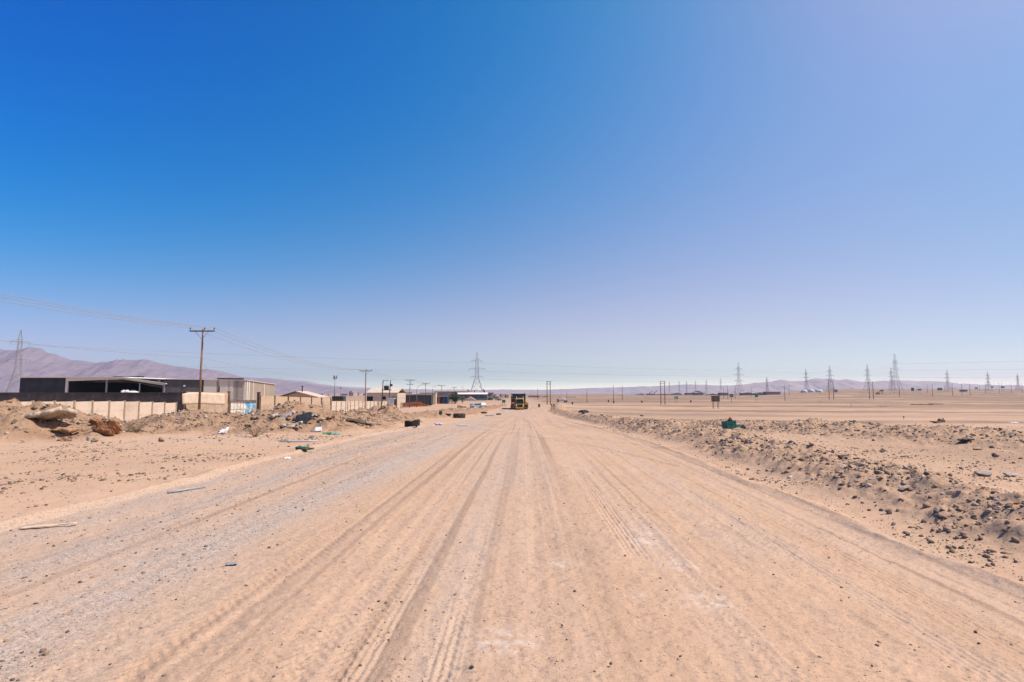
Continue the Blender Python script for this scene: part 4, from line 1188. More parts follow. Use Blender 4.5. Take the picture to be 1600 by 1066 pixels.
# masts
for px, Y, tp, lab, r in ((523, 330, 588.5, 'tall thin communications mast with antenna panels left of the second pole', .32), (532.3, 300, 604, 'short dark mast just right of the communications mast', .2)):
    X = X_at(px, Y); zg = gz(X, Y); h = Z_at(tp, Y) - zg
    t = thing('mast', (X, Y, zg), lab, 'mast')
    MB().bar((0, 0, -.3), (0, 0, h), r * 1.3, r * .6, 8).build('tube', galv, t)
    if r > .3:
        for k in range(3):
            a = k * 2.1
            MB().box(-.35 + .9 * math.cos(a), .35 + .9 * math.cos(a), .9 * math.sin(a) - .15, .9 * math.sin(a) + .15, h - 1.4, h + .5).build('antenna_panel', steel_grey, t)
        MB().lathe([(1.0, h - .6), (1.0, h - .45), (.2, h - .45), (.2, h - .6)], (0, 0, 0), n=12).build('ring', galv, t)
    else:
        MB().box(-.4, .4, -.2, .2, h - 1.1, h - .7).build('box', steel_dark, t)

# picket fence in front of the yard
A = Vector((X_at(626, 196), 196, 0)); B = Vector((X_at(701, 292), 292, 0)); L = (B - A).length
f = thing('picket_fence', (A.x, A.y, gz(A.x, A.y)), 'long dark rusty picket fence along the yard with the orange steel', 'fence', math.atan2(B.y - A.y, B.x - A.x))
zf = gz(B.x, B.y) - f.location.z
n = 70; pk = M('rusty_bar', (.10, .062, .048), .85, .3, 2, .3)
for k in range(n):
    s = k / (n - 1); z = zf * s
    MB().box(L * s - .16, L * s + .16, -.03, .03, z - .4, z + 1.9 + .25 * math.sin(k * 1.7)).build('picket', pk, f)
for zz in (.35, 1.55):
    MB().hexa([(0, .035, zz), (L, .035, zf + zz), (L, .085, zf + zz), (0, .085, zz)], [(0, .035, zz + .12), (L, .035, zf + zz + .12), (L, .085, zf + zz + .12), (0, .085, zz + .12)]).build('rail', pk, f)
# thin wire fence over the middle mound
f0 = [(470, 652, 92), (505, 650, 96), (544, 645.5, 100), (571, 642, 108)]
wf = thing('wire_fence', pt(544, 640, 100), 'sagging wire fence on thin posts over the rubble mound left of the second pole', 'fence')
tops = []
for px, py, Y in f0:
    X = X_at(px, Y); z = gz(X, Y); T = Vector((X, Y, max(Z_at(627.5, Y), z + 1.2))) - wf.location
    MB().bar(Vector((X, Y, z - .3)) - wf.location, T, .055, n=6).build('post', wood_dark, wf); tops.append((Vector((X, Y, z)) - wf.location, T))
for q in (.25, .5, .75, .97):
    pts = []
    for (a0, a1), (b0, b1) in zip(tops[:-1], tops[1:]):
        for k in range(8):
            p = a0.lerp(a1, q).lerp(b0.lerp(b1, q), k / 8); p.z -= .5 * (k / 8) * (1 - k / 8); pts.append(p)
    pts.append(tops[-1][0].lerp(tops[-1][1], q))
    MB().tube(pts, .014, 4).build('strand', wire_m, wf)


# ------------------------------------------------------------------ tree and dry shrubs
def leaf_mat(name, a, b):
    m, nt, bs = new_mat(name)
    info = N(nt, 'ShaderNodeNewGeometry')
    c = mixc(nt, info.outputs['Random Per Island'], a, b)
    nt.links.new(c, bs.inputs['Base Color']); bs.inputs['Roughness'].default_value = .7
    return m


def make_tree(px, Y, label, w, h, leaf, n=1500, name='tree', cat='tree', seed=1, group=None, leafsize=.22):
    rr = random.Random(seed)
    X = X_at(px, Y); zg = gz(X, Y)
    t = thing(name, (X, Y, zg), label, cat, 0, group)
    tb = MB().tube([(0, 0, -.2), (.05, 0, h * .25), (.12, .05, h * .5)], [w * .035, w * .028, w * .02], 7)
    cl = []
    for k in range(11):
        a = rr.uniform(0, 6.28); q = rr.uniform(.2, .95); z = h * rr.uniform(.3, .92)
        c = Vector((math.cos(a) * w * .36 * q, math.sin(a) * w * .36 * q, z))
        cl.append((c, w * rr.uniform(.14, .25)))
        tb.tube([(.05, 0, h * .22), tuple(c * .5 + Vector((0, 0, h * .12))), tuple(c)], [w * .018, w * .012, w * .005], 5)
    tb.build('trunk', wood_dark, t)
    lb = MB()
    for k in range(n):
        c, r = rr.choice(cl)
        d = Vector((rr.gauss(0, 1), rr.gauss(0, 1), rr.gauss(0, .8))).normalized() * (r * rr.uniform(.25, 1.15))
        p = c + d; s = leafsize * rr.uniform(.6, 1.3)
        u = Vector((rr.gauss(0, 1), rr.gauss(0, 1), rr.gauss(0, 1))).normalized(); v = u.orthogonal().normalized()
        lb.add([p - u * s, p + v * s * .45, p + u * s, p - v * s * .45], [(0, 1, 2, 3)])
    me_o = lb.build('crown', leaf, t)
    return t


green = leaf_mat('dark_leaf', (.010, .018, .008), (.035, .055, .02))
make_tree(711, 252, 'dense dark green round tree behind the picket fence and poles', 6.4, 4.6, green, 2600, seed=3, leafsize=.26)
make_tree(723, 258, 'thin brownish shrub right of the dark green tree', 2.6, 3.2, leaf_mat('brown_leaf', (.07, .05, .03), (.16, .12, .08)), 420, name='shrub', cat='shrub', seed=5)


def dry_bush(px, py, label, w, h, seed):
    p = hit(px, py); rr = random.Random(seed); b = MB()
    t = thing('dry_shrub', p, label, 'shrub', 0, 'dry shrubs by the mounds')
    for k in range(30):
        a = rr.uniform(0, 6.28); l = rr.uniform(.5, 1)
        e = Vector((math.cos(a) * w * .5 * l, math.sin(a) * w * .5 * l, h * rr.uniform(.45, 1) * (1.15 - l * .5)))
        m = e * .5 + Vector((rr.uniform(-.06, .06), rr.uniform(-.06, .06), .05))
        b.tube([(0, 0, -.03), tuple(m), tuple(e)], [.008, .006, .003], 4)
        for q in range(2):
            f_ = m + Vector((rr.uniform(-.2, .2) * w, rr.uniform(-.2, .2) * w, rr.uniform(.05, .3) * h)); b.tube([tuple(m), tuple(f_)], [.007, .003], 3)
    b.build('branches', M('dry_twig', (.30, .22, .15), .95, .3, 3, .2), t)


dry_bush(213, 676, 'bare grey brown dry shrub at the foot of the left mound near the panel wall', 1.5, .8, 1)
dry_bush(398, 683, 'grey dry shrub on the lower slope of the middle mound', 1.6, .7, 2)
# ------------------------------------------------------------------ truck with an oversized load
def make_truck():
    Y = 170.0; X = X_at(812.2, Y); zg = gz(X, Y) + .02
    t = thing('truck', (X, Y, zg), 'yellow lorry cab towing a wide trailer towards the camera on the dirt road', 'truck', R(-1.0))
    yel = M('yellow_paint', (.55, .33, .03), .45, .1, 1.2, .2); dark = M('grille_black', (.018, .018, .02), .5); grey = M('trailer_grey', (.10, .095, .09), .8, .2, 1, .3)
    # bonnet and cab
    cab = MB().prism([(-.2, 1.0), (-.2, 1.55), (.25, 1.72), (.75, 3.1), (1.0, 3.22), (2.7, 3.25), (2.7, .8), (0.2, .8)], -1.22, 1.22, 'x')
    c = cab.build('cab', yel, t, .05)
    MB().hexa([(-1.1, .17, 1.78), (1.1, .17, 1.78), (1.1, .27, 1.74), (-1.1, .27, 1.74)], [(-1.02, .66, 2.96), (1.02, .66, 2.96), (1.02, .74, 2.96), (-1.02, .74, 2.96)]).build('windscreen', glass_dark, c)
    MB().prism([(-.95, 1.62), (-.7, .62), (.7, .62), (.95, 1.62)], -.27, -.19).build('grille', dark, c, .02)
    gr = MB()
    for k in range(6):
        gr.box(-.78, .78, -.3, -.272, .86 + k * .12, .9 + k * .12)
    gr.build('grille_bars', steel_dark, c)
    MB().box(-1.26, 1.26, -.42, -.2, .34, .72).build('bumper', yel, t, .04)
    for s in (-1, 1):
        h = MB().lathe([(0, -.06), (.17, -.06), (.19, 0), (.19, .1), (0, .1)], (s * 1.0, -.24, 1.12), 'y', 14).build('headlight', M('lamp_lens', (.6, .6, .58)), t)
        m = MB().box(s * 1.5 - .14, s * 1.5 + .14, .28, .38, 2.05, 2.75).build('mirror', black_plastic, t, .03)
        MB().bar((s * 1.22, .4, 2.6), (s * 1.5, .33, 2.6), .03, n=5).build('bracket', black_plastic, m)
        MB().box(s * 1.24 - .02, s * 1.24 + .02, .9, 1.7, 1.9, 2.85).build('side_window', glass_dark, c)
        MB().box(s * 1.18 - .14, s * 1.18 + .14, -.15, 1.25, .98, 1.1).build('mudguard', yel, t, .03)
        MB().bar((s * 1.05, 2.9, .9), (s * 1.05, 2.9, 3.9), .09, n=8).build('exhaust', galv, t)
        for y in (.55, 3.9, 5.2):
            w = MB().lathe([(.28, -.17), (.46, -.17), (.52, -.12), (.52, .12), (.46, .17), (.28, .17)], (s * 1.05, y, .52), 'x', 20).build('wheel', rubber_dusty, t)
            MB().lathe([(0, -.1), (.27, -.16), (.29, -.16), (.29, .16), (.27, .16), (0, .1)], (s * 1.05, y, .52), 'x', 16).build('rim', galv, w)
    MB().box(-.95, .95, .5, .72, 3.0, 3.12).build('sun_visor', dark, c)
    MB().box(-1.1, 1.1, .85, 1.15, 3.26, 3.45).build('roof_light_bar', roof_white, c, .03)
    MB().box(-.45, .45, 2.7, 6.4, .75, 1.0).build('chassis', dark, t)
    # trailer: deck wider than the cab, with outriggers
    x0, x1 = X_at(797.2, Y + 6) - X, X_at(825.0, Y + 6) - X
    MB().box(x0 + .3, x1 - .3, 5.4, 24, 1.02, 1.42).build('trailer_deck', grey, t, .03)
    MB().box(x0, x0 + 1.6, 5.3, 23, .45, 1.0).build('outrigger', grey, t, .04)
    MB().box(x1 - 1.5, x1, 5.3, 23, .45, 1.0).build('outrigger', grey, t, .04)
    for k in range(7):
        for x in (x0 + .35, x0 + 1.15, x1 - .35, x1 - 1.15):
            y = 6.2 + k * 1.5 if k < 3 else 11 + k * 1.5
            w = MB().lathe([(.2, -.14), (.38, -.14), (.43, -.1), (.43, .1), (.38, .14), (.2, .14)], (x, y, .43), 'x', 16).build('trailer_wheel', rubber_dusty, t)
            MB().lathe([(0, -.08), (.2, -.12), (.2, .12), (0, .08)], (x, y, .43), 'x', 10).build('rim', galv, w)
    MB().box(x1 - 1.25, x1 - .35, 5.0, 7.4, 1.43, 2.25).build('engine_box', yel, t, .04)
    MB().box(x1 - .3, x1 - .05, 5.2, 5.45, 1.0, 2.0).build('marker_board', orange, t)
    MB().box(x0 + .05, x0 + .3, 5.1, 5.3, 1.0, 1.5).build('marker_board', orange, t)
    MB().lathe([(0, -.5), (.3, -.5), (.33, -.4), (.33, .4), (.3, .5), (0, .5)], (x0 + .75, 5.05, 1.75), 'x', 14).build('air_tank', M('red_orange_paint', (.42, .10, .04), .5), t)
    # the load: a tall framed module under dark sheeting
    lx0, lx1 = X_at(797.8, Y + 6.5) - X, X_at(820.6, Y + 6.5) - X; top = Z_at(615.3, Y + 6.5) - zg
    ld = thing('cargo_module', (X, Y, zg + 1.42), 'tall dark grey ribbed module loaded on the wide trailer behind the yellow cab', 'cargo', R(-1.0))
    h = top - 1.42; sh = M('dark_sheeting', (.045, .048, .044), .75, .25, .6, .2); fr = M('module_frame', (.075, .078, .075), .7, .2, 1, .2)
    MB().box(lx0 + .14, lx1 - .14, 6.6, 21, .14, h - .12).build('sheeting', sh, ld)
    f = MB()
    for x in (lx0, lx1 - .16):
        f.box(x, x + .16, 6.4, 21.2, 0, .15).box(x, x + .16, 6.4, 21.2, h - .16, h)
        for y in (6.4, 10, 13.6, 17.2, 21):
            f.box(x + .004, x + .156, y, y + .16, .14, h - .15)
    f.box(lx0, lx1, 6.38, 6.53, h - .17, h + .02).box(lx0, lx1, 6.38, 6.53, -.0, .16)
    for k in range(1, 5):
        x = lx0 + (lx1 - lx0) * k / 5
        f.box(x - .06, x + .06, 6.42, 6.58, .16, h - .17)
    f.box(lx0 + .16, lx1 - .16, 6.43, 6.57, h * .52, h * .52 + .12)
    f.build('frame', fr, ld)
    MB().tube([(lx0 + .3, 6.38, h * .9), (lx0 + .5, 6.3, h * .55), (lx1 - .4, 6.3, h * .35), (lx1 - .2, 6.38, h * .12)], .04, 5).build('strap', wire_m, ld)
    MB().bar((lx1 - .4, 6.9, h), (lx1 - .4, 6.9, h + .35), .1, n=8).build('lifting_eye', fr, ld)
    MB().lathe([(0, 0), (.22, 0), (.26, .1), (.2, .3), (0, .34)], (lx0 + .12, 6.3, h * .83), 'y', 10).build('round_vent', M('pale_metal', (.4, .4, .39), .6), ld)


make_truck()


def car(px, py, Y, label, rz, paint, scale=1.0):
    X = X_at(px, Y); zg = gz(X, Y)
    t = thing('car', (X, Y, zg), label, 'car', rz, 'cars parked left of the road')
    b = MB().prism([(-2.1, .3), (2.1, .3), (2.15, .7), (1.9, .86), (1.1, .95), (.55, 1.42), (-1.1, 1.46), (-1.75, 1.0), (-2.15, .95)], -.84, .84).build('body', paint, t, .06)
    MB().prism([(.98, .97), (.52, 1.37), (-1.05, 1.4), (-1.58, 1.0)], -.85, .85).build('windows', glass_dark, t)
    for s in (-1, 1):
        MB().box(2.1, 2.17, s * .62 - .16, s * .62 + .16, .62, .76).build('headlight', M('lamp_lens', (.6, .6, .58)), t)
        for x in (-1.3, 1.35):
            w = MB().lathe([(.16, -.1), (.28, -.1), (.32, -.06), (.32, .06), (.28, .1), (.16, .1)], (x, s * .8, .32), 'y', 14).build('wheel', rubber, t)
            MB().lathe([(0, -.08), (.17, -.1), (.17, .1), (0, .08)], (x, s * .8, .32), 'y', 10).build('rim', galv, w)
    return t


white_paint = M('white_paint', (.62, .62, .60))
car(744.5, 637, 196, 'white car with blue tint parked side on beyond the mounds left of the road', R(200), M('pale_blue_car', (.34, .46, .55), .4, .08, 1, .15))
car(754.8, 636, 206, 'white car parked front on, right of the side on car', R(-78), white_paint)
t = thing('covered_load', (X_at(737, 197.5), 197.5, gz(X_at(737, 197.5), 197.5)), 'dark red and black bundle standing left of the side on parked car', 'bundle')
MB().box(-.55, .55, -.5, .5, 0, 1.15).build('bundle', M('maroon_cloth', (.07, .03, .035), .9, .4, 2, .2), t, .15)
MB().box(.1, .75, -.55, .1, .9, 1.5).build('top_bundle', white_paint, t, .12)
t = tag(MB().sheet(lambda u, v: (u * 3.2, v * 1.5, .08 * math.sin(u * 5 + v * 3) + .09), 10, 6, .02).build('plastic_sheet', M('pale_plastic', (.50, .56, .57), .6, .1, 2, .2), None, off=(0, 0, 0)), 'pale plastic sheet lying on the ground in front of the parked cars', 'plastic sheet')
p = hit(728, 638.3); t.location = p


def flat_truck(px, Y, label):
    X = X_at(px, Y); zg = gz(X, Y); g = M('hazy_grey_paint', (.36, .37, .37), .6, .1, 1, .2)
    t = thing('tank_truck', (X, Y, zg), label, 'truck')
    MB().prism([(-2.9, .5), (-2.9, 1.5), (-2.6, 1.75), (-1.6, 1.8), (-1.6, .5)], -.95, .95).build('cab', g, t, .05)
    MB().prism([(-2.92, 1.05), (-2.86, 1.5), (-2.58, 1.68), (-2.1, 1.68), (-2.1, 1.05)], -.97, .97).build('windows', glass_dark, t)
    MB().box(-1.5, 2.9, -1.0, 1.0, .75, 1.25).build('flat_body', g, t, .03)
    MB().lathe([(0, -1.3), (.42, -1.25), (.5, -1.1), (.5, 1.4), (.42, 1.5), (0, 1.55)], (.6, 0, 1.45), 'x', 14).build('tank', M('pale_metal', (.4, .4, .39)), t)
    for x in (-2.2, 1.2, 2.2):
        for y in (-.9, .9):
            MB().lathe([(0, -.12), (.36, -.12), (.4, -.07), (.4, .07), (.36, .12), (0, .12)], (x, y, .4), 'y', 14).build('wheel', rubber, t)


flat_truck(878.5, 305, 'pale grey truck parked on the plain beyond the left twin poles')

# ------------------------------------------------------------------ signs and boards on the plain
green_sign = M('green_sign_paint', (.015, .16, .12), .5, .12, 1, .15)
grey_sign = M('grey_sign_back', (.16, .155, .16), .7, .15, 1, .15)


def sign(px0, px1, top, bot, foot, Y, label, m, cat='road sign', name='road_sign', posts=2, slats=0, rz=0, writing=False):
    X0, X1 = X_at(px0, Y), X_at(px1, Y); xc_ = (X0 + X1) / 2; zg = gz(xc_, Y); w = X1 - X0
    z0, z1 = Z_at(bot, Y) - zg, Z_at(top, Y) - zg
    t = thing(name, (xc_, Y, zg), label, cat, rz)
    xs = [0] if posts == 1 else [-w * .28, w * .28]
    if slats:
        n = slats
        for k in range(n):
            x = -w / 2 + w * k / n
            MB().box(x + .02, x + w / n - .02, -.05, .03, z0 + .08 * (k % 3), z1 - .06 * ((k * 7) % 3)).build('slat', m, t)
        for f in (.2, .8):
            MB().box(-w / 2, w / 2, .04, .14, z0 + (z1 - z0) * f - .07, z0 + (z1 - z0) * f + .07).build('rail', wood_dark, t)
        xs = [-w * .33, -w * .22, w * .24, w * .37]
    else:
        b = MB().box(-w / 2, w / 2, -.05, .05, z0, z1).build('panel', m, t, .02)
        if writing:
            q = MB()
            for k in range(3):
                zz = z1 - (z1 - z0) * (.25 + .25 * k)
                q.box(-w * .36, w * (.1 + .12 * ((k * 2) % 3)), -.062, -.053, zz - .06 * (z1 - z0), zz + .05 * (z1 - z0))
            q.build('lettering', roof_white, b)
    for x in xs:
        MB().bar((x, .12, -.4), (x, .12, z0 + (z1 - z0) * (.85 if not slats else .2)), .08 if posts == 2 else .11, n=6).build('post', wood_dark if slats else galv, t)
    return t


sign(1111, 1124.3, 618.3, 628, 634.2, 205, 'weathered brown slatted billboard on thin legs standing on the plain', M('weathered_brown', (.085, .06, .055), .9, .35, 1, .25), 'billboard', 'billboard', 2, 11)
sign(1139.8, 1145.6, 615.4, 620.8, 625, 300, 'small grey blue board on one post right of the brown billboard', grey_sign, 'sign', 'sign_board', 1)
sign(1053.4, 1059.2, 619.6, 623.6, 626, 275, 'green road sign right of the lone twin poles', green_sign, writing=True)
sign(1179.2, 1184.2, 617.2, 620.6, 622, 330, 'green road sign between the tall pylon and the strong dark pole', green_sign)
sign(1303.4, 1308.8, 608.9, 612.8, 615, 560, 'grey board sign right of the twin poles with the pylon', grey_sign, 'sign', 'sign_board', 1)
sign(1374.3, 1380.8, 609.4, 611.8, 614, 560, 'low wide green road sign above the yellow digger', green_sign)
sign(1423.8, 1428.6, 605.8, 611, 612.5, 600, 'tall teal road sign left of the grey board', green_sign)
sign(1434, 1440, 607.6, 610.2, 612, 620, 'grey wide board right of the tall teal sign', grey_sign, 'sign', 'sign_board', 2)
sign(1464.8, 1472.5, 606.2, 610, 612.5, 600, 'wide teal road sign beneath the right hand pylon', green_sign)
sign(1523.4, 1528.2, 605.6, 607.6, 609.5, 800, 'small teal road sign between dark poles near the right edge', green_sign)
sign(1549.2, 1552.6, 603.8, 606, 608, 850, 'tiny teal sign left of the last teal sign', green_sign)
sign(1564.5, 1570, 603.6, 606.4, 608, 850, 'last wide teal sign near the right edge', green_sign)
sign(784.6, 789.8, 624.8, 629.2, 633, 215, 'green road sign on the mound left of the truck', green_sign)
# yellow digger
t = thing('digger', (X_at(1371.5, 540), 540, gz(X_at(1371.5, 540), 540)), 'small yellow digger under the low green sign on the plain', 'digger')
ym = M('digger_yellow', (.42, .26, .05), .6, .15, 1, .3)
MB().box(-1.4, 1.2, -1, 1, .5, 1.6).build('body', ym, t, .1); MB().box(-.2, 1.0, -.8, .6, 1.6, 2.6).build('cab', ym, t, .08)
MB().box(-1.7, 1.5, -1.2, 1.2, -.2, .5).build('tracks', rubber, t, .1)
MB().tube([(1.0, 0, 1.4), (2.6, 0, 2.9), (4.2, 0, 1.8), (4.3, 0, .6)], [.25, .25, .2, .15], 6).build('arm', ym, t)
MB().box(3.9, 4.8, -.5, .5, .1, .7).build('bucket', ym, t, .05)
# white domes
for px0, px1, tp, lab in ((1251.5, 1261.5, 608.6, 'low left white storage dome far on the plain'), (1262, 1272.5, 607.6, 'middle white storage dome far on the plain'), (1273, 1285, 608, 'right white storage dome, widest of the three')):
    Y = 1000; X0, X1 = X_at(px0, Y), X_at(px1, Y); zg = gz(X0, Y); w = X1 - X0; h = Z_at(tp, Y) - zg
    d = thing('dome_tent', ((X0 + X1) / 2, Y, zg), lab, 'dome', 0, 'white domes at the foot of the hills')
    MB().lathe([(w / 2, -.3), (w / 2, h * .25), (w * .42, h * .6), (w * .27, h * .88), (0, h)], (0, 0, 0), n=24).build('shell', M('dome_white', (.46, .45, .45), .6, .05, .1, .05), d)
    MB().box(-w * .08, w * .08, -w * .52, -w * .3, -.2, h * .35).build('entrance', grey_sign, d)
# dark low sheds along the horizon
for i, (a, b, Y, tp) in enumerate(((826, 843, 560, 617.0), (846, 858, 580, 615.2), (862, 884, 560, 617.2), (888, 903, 560, 618.0), (960, 975, 800, 614.8), (996, 1010, 950, 613.0), (1011, 1024, 970, 612.2), (1026, 1046, 1000, 612.4), (1050, 1068, 1000, 611.6), (1071, 1083, 990, 612.2),
                                  (1086, 1102, 900, 611.6), (1105, 1122, 880, 611.8), (1124, 1142, 800, 611.2), (1160, 1177, 760, 610.6), (1180, 1194, 740, 611), (1198, 1222, 720, 610.8), (1334, 1343, 700, 610.4), (1337, 1352, 800, 609.4), (1508, 1513, 900, 606.8))):
    labs = ['dark low shed at the horizon just right of the truck', 'domed looking low shed behind the left twin poles', 'long low shed behind the parked grey truck', 'low shed right of the parked grey truck', 'low dark shed left of the dust cloud', 'low dark shed right of the dust cloud',
            'second low dark shed right of the dust cloud', 'low dark shed behind the lone twin poles', 'low dark shed above the green road sign', 'low dark shed left of the brown billboard, nearest to the green sign', 'low dark shed far behind the left of the billboard', 'low dark shed far behind the billboard itself',
            'low dark shed behind the small grey blue board', 'low dark shed right of the tall pylon feet', 'low dark shed behind the green sign past the tall pylon', 'long dark shed left of the strong dark single pole', 'hazy small shed left of the twin poles near the yellow digger', 'hazy long shed behind the small one near the yellow digger', 'hazy tiny shed by the dark poles on the far right']
    box_building('low_shed', labs[i], 'shed', a + (i * 37 % 5) * .5, b - (i * 53 % 7) * .6, Y, tp + 1.5 + (i * 29 % 5) * .4, 12, M('hazed_shed_wall', (.26, .215, .195), .9, .3, .05, .3), (M('hazed_shed_roof', (.21, .18, .165), .9, .25, .05, .2), roof_tan, steel_grey)[i % 3], (0, .9, 1.6)[i % 3], group='dark sheds along the horizon')  # wall and roof colours lightened to carry some distance haze
for a, b, c, d in ((1014, 615, 1020, 611), (1022.5, 614, 1027, 610.5)):
    boom(a, b, c, d, 980, steel_dark, 'dark leaning conveyor boom behind the low sheds, %s one' % ('left' if a < 1020 else 'right'), .5)
# dust raised by a far vehicle
m = bpy.data.materials.new('dust_cloud'); m.use_nodes = True; nt = m.node_tree; nt.nodes.clear()
out = nt.nodes.new('ShaderNodeOutputMaterial'); pv = nt.nodes.new('ShaderNodeVolumePrincipled')
pv.inputs['Density Attribute'].default_value = ''; pv.inputs['Color'].default_value = (.98, .96, .93, 1); pv.inputs['Anisotropy'].default_value = -.25
tc = N(nt, 'ShaderNodeTexCoord').outputs['Object']
sxn = N(nt, 'ShaderNodeVectorMath', operation='LENGTH'); nt.links.new(tc, sxn.inputs[0])
dn = math_n(nt, 'MULTIPLY', maprange(nt, sxn.outputs['Value'], 1.0, .1), maprange(nt, noise(nt, tc, 2.2, 4), .4, .6))
nt.links.new(math_n(nt, 'MULTIPLY', dn, .12), pv.inputs['Density']); nt.links.new(pv.outputs[0], out.inputs['Volume'])
b = MB().lathe([(0, -1)] + [(math.cos(a), math.sin(a)) for a in np.linspace(-1.4, 1.4, 11)] + [(0, 1)], (0, 0, 0), n=20)
dc = b.build('dust_cloud', m, None, off=(0, 0, 0)); dc.location = (X_at(986, 620), 620, Z_at(615.5, 620)); dc.scale = (15, 10, 5.5)
dc['kind'] = 'stuff'


# ------------------------------------------------------------------ tyres and roadside litter
def tyre(px, py, dia, width, label, tilt=0, rz=0, lying=True, m=rubber, half=False, sink=.1, group=None):
    p = hit(px, py)
    t = thing('tyre', p + Vector((0, 0, -sink * dia if not lying else -.03)), label, 'tyre', 0, group or 'old tyres along the road')
    r = dia / 2; n = 36
    prof = [(r * .58, -width * .42), (r * .78, -width * .5), (r * .95, -width * .46), (r, -width * .36), (r, width * .36), (r * .95, width * .46), (r * .78, width * .5), (r * .58, width * .42), (r * .62, 0), (r * .58, -width * .42)]
    b = MB().lathe(prof, (0, 0, 0), 'z', n)
    body = b.build('carcass', m, t)
    tr_ = MB()
    for k in range(n):
        a = 2 * math.pi * k / n
        for s in (-1, 1):
            c = Vector((math.cos(a), math.sin(a), 0)) * (r * .995); u = Vector((-math.sin(a), math.cos(a), 0))
            q = [c - u * .03 * dia, c + u * .015 * dia, c + u * .03 * dia + Vector((0, 0, s * width * .4)), c - u * .015 * dia + Vector((0, 0, s * width * .4))]
            o = Vector((math.cos(a), math.sin(a), 0)) * (.022 * dia)
            tr_.hexa(q, [x + o for x in q])
    tr_.build('tread', m, body)
    if lying:
        body.location.z = width / 2; body.rotation_euler = (R(tilt), 0, R(rz))
    else:
        body.location.z = r; body.rotation_euler = (R(90 + tilt), 0, R(rz))
    return t


tyre(717.5, 653.3, 1.75, .72, 'big dusty tyre lying flat, largest of the tyres left of the road', m=rubber_dusty)
tyre(699.5, 649.2, 1.0, .28, 'small black tyre lying flat left of the big dusty tyre')
tyre(756, 646.2, 1.3, .35, 'half buried black tyre lying flat right of the big dusty tyre', tilt=5)
tyre(779, 648.2, .95, .3, 'black tyre lying nearest to the road, left of the truck')
tyre(688.5, 649.5, .7, .24, 'dusty tyre standing upright against the low mound', lying=False, rz=70, m=rubber_dusty)
tyre(1462, 662, .0001 + 1.0, .3, 'grey tyre lying in front of the two plain boulders') if False else None
# torn strip of a lorry tyre, standing on edge
p = hit(643, 667)
t = thing('tyre_casing', p, 'black torn half tyre casing standing on edge at the foot of the rubble mound', 'tyre')
MB().sheet(lambda u, v: (-.48 + .96 * u, .28 * (2 * u - 1) ** 2, v * (.42 - .07 * math.exp(-((u - .5) / .12) ** 2)) - .03 + .1 * u), 24, 6, .06).build('casing', rubber, t)
q = MB()
for k in range(12):
    x = -.44 + .88 * k / 11
    q.box(x - .02, x + .02, .28 * (x / .48) ** 2 - .04, .28 * (x / .48) ** 2 + .0, .05 + .1 * (x + .48), .3 + .1 * (x + .48))
q.build('tread', rubber, t)
for x in (-.3, .3):
    MB().box(x - .05, x + .05, .02, .3, -.05, .04).build('bead_flap', rubber, t)
# tyre hung on a post by the right bank
px, Y = 863, 150
X = X_at(px, Y); zg = gz(X, Y)
t = tyre(863, 641, .75, .24, 'black tyre hung as a marker left of a wooden post beside the right bank', lying=False, rz=0)
t.location = (X, Y, Z_at(633.2, Y) - .375)
tp_ = thing('marker_post', (X_at(862, Y + .2), Y + .2, zg), 'thin stake that carries the marker tyre beside the right bank', 'post'); MB().bar((0, 0, -.3), (0, 0, Z_at(630.8, Y) - zg), .06, n=6).build('stake', wood_dark, tp_)
for px, Y, tpy, lab in ((865.8, 148, 630.3, 'wooden post right of the marker tyre on the bank'), (876.3, 160, 633, 'thin stake right of the wooden post on the bank')):
    X = X_at(px, Y); zg = gz(X, Y)
    o = thing('marker_post', (X, Y, zg - .2), lab, 'post'); MB().box(-.12, .12, -.1, .1, 0, Z_at(tpy, Y) - zg + .2).build('shaft', wood_grey, o, .01) if px < 870 else MB().bar((0, 0, 0), (.03, 0, Z_at(tpy, Y) - zg + .2), .04, n=6).build('shaft', wood_grey, o)
for px, py, lab in ((842.5, 636.5, 'dark drum standing on the road edge right of the truck'), (894.5, 632, 'small dark drum on the plain right of the parked grey truck'), (950.8, 628.4, 'dark drum on the plain left of the dark single pole'), (959, 630.2, 'dark drum at the foot of the dark single pole'), (1003, 629.5, 'small dark drum left of the lone twin poles'), (1079.5, 629, 'small dark drum left of the brown billboard')):
    p = hit(px, py, 100)
    o = thing('oil_drum', p, lab, 'drum', 0, 'dark drums on the plain')
    b = MB().lathe([(0, 0), (.36, 0), (.38, .03), (.36, .06), (.36, .38), (.385, .41), (.36, .44), (.36, .82), (.385, .85), (.36, .9), (.38, 1.15), (.35, 1.18), (0, 1.16)], (0, 0, -.05), n=16).build('barrel', M('dark_drum', (.06, .05, .045), .8, .3, 2, .3), o)
    MB().lathe([(0, 0), (.06, 0), (.06, .05), (0, .05)], (.15, 0, 1.11), n=8).build('bung', steel_dark, o)


def slab(name, px, py, size, label, cat, m, rot=(0, 0, 0), lift=0.0, rough=.03, seed=1, nu=14, nv=8):
    p = hit(px, py); rr = np.random.RandomState(seed)
    L, W, T = size
    off = rr.rand(3) * 10
    def fn(u, v):
        ex = fbm(np.array([u * 5 + off[0]]), np.array([v * 5 + off[1]]), seed % 5, 3)[0]
        e2 = fbm(np.array([v * 9 + off[1]]), np.array([u * 2]), (seed + 3) % 5, 3)[0]
        return ((u - .5) * L + rough * 2 * e2 * (1 if abs(u - .5) > .45 else 0), (v - .5) * W + rough * 2 * ex * (1 if abs(v - .5) > .42 else 0), ex * rough)
    o = MB().sheet(fn, nu, nv, T).build(name, m, None, off=(0, 0, 0))
    o.location = p + Vector((0, 0, lift)); o.rotation_euler = tuple(R(a) for a in rot)
    return tag(o, label, cat)


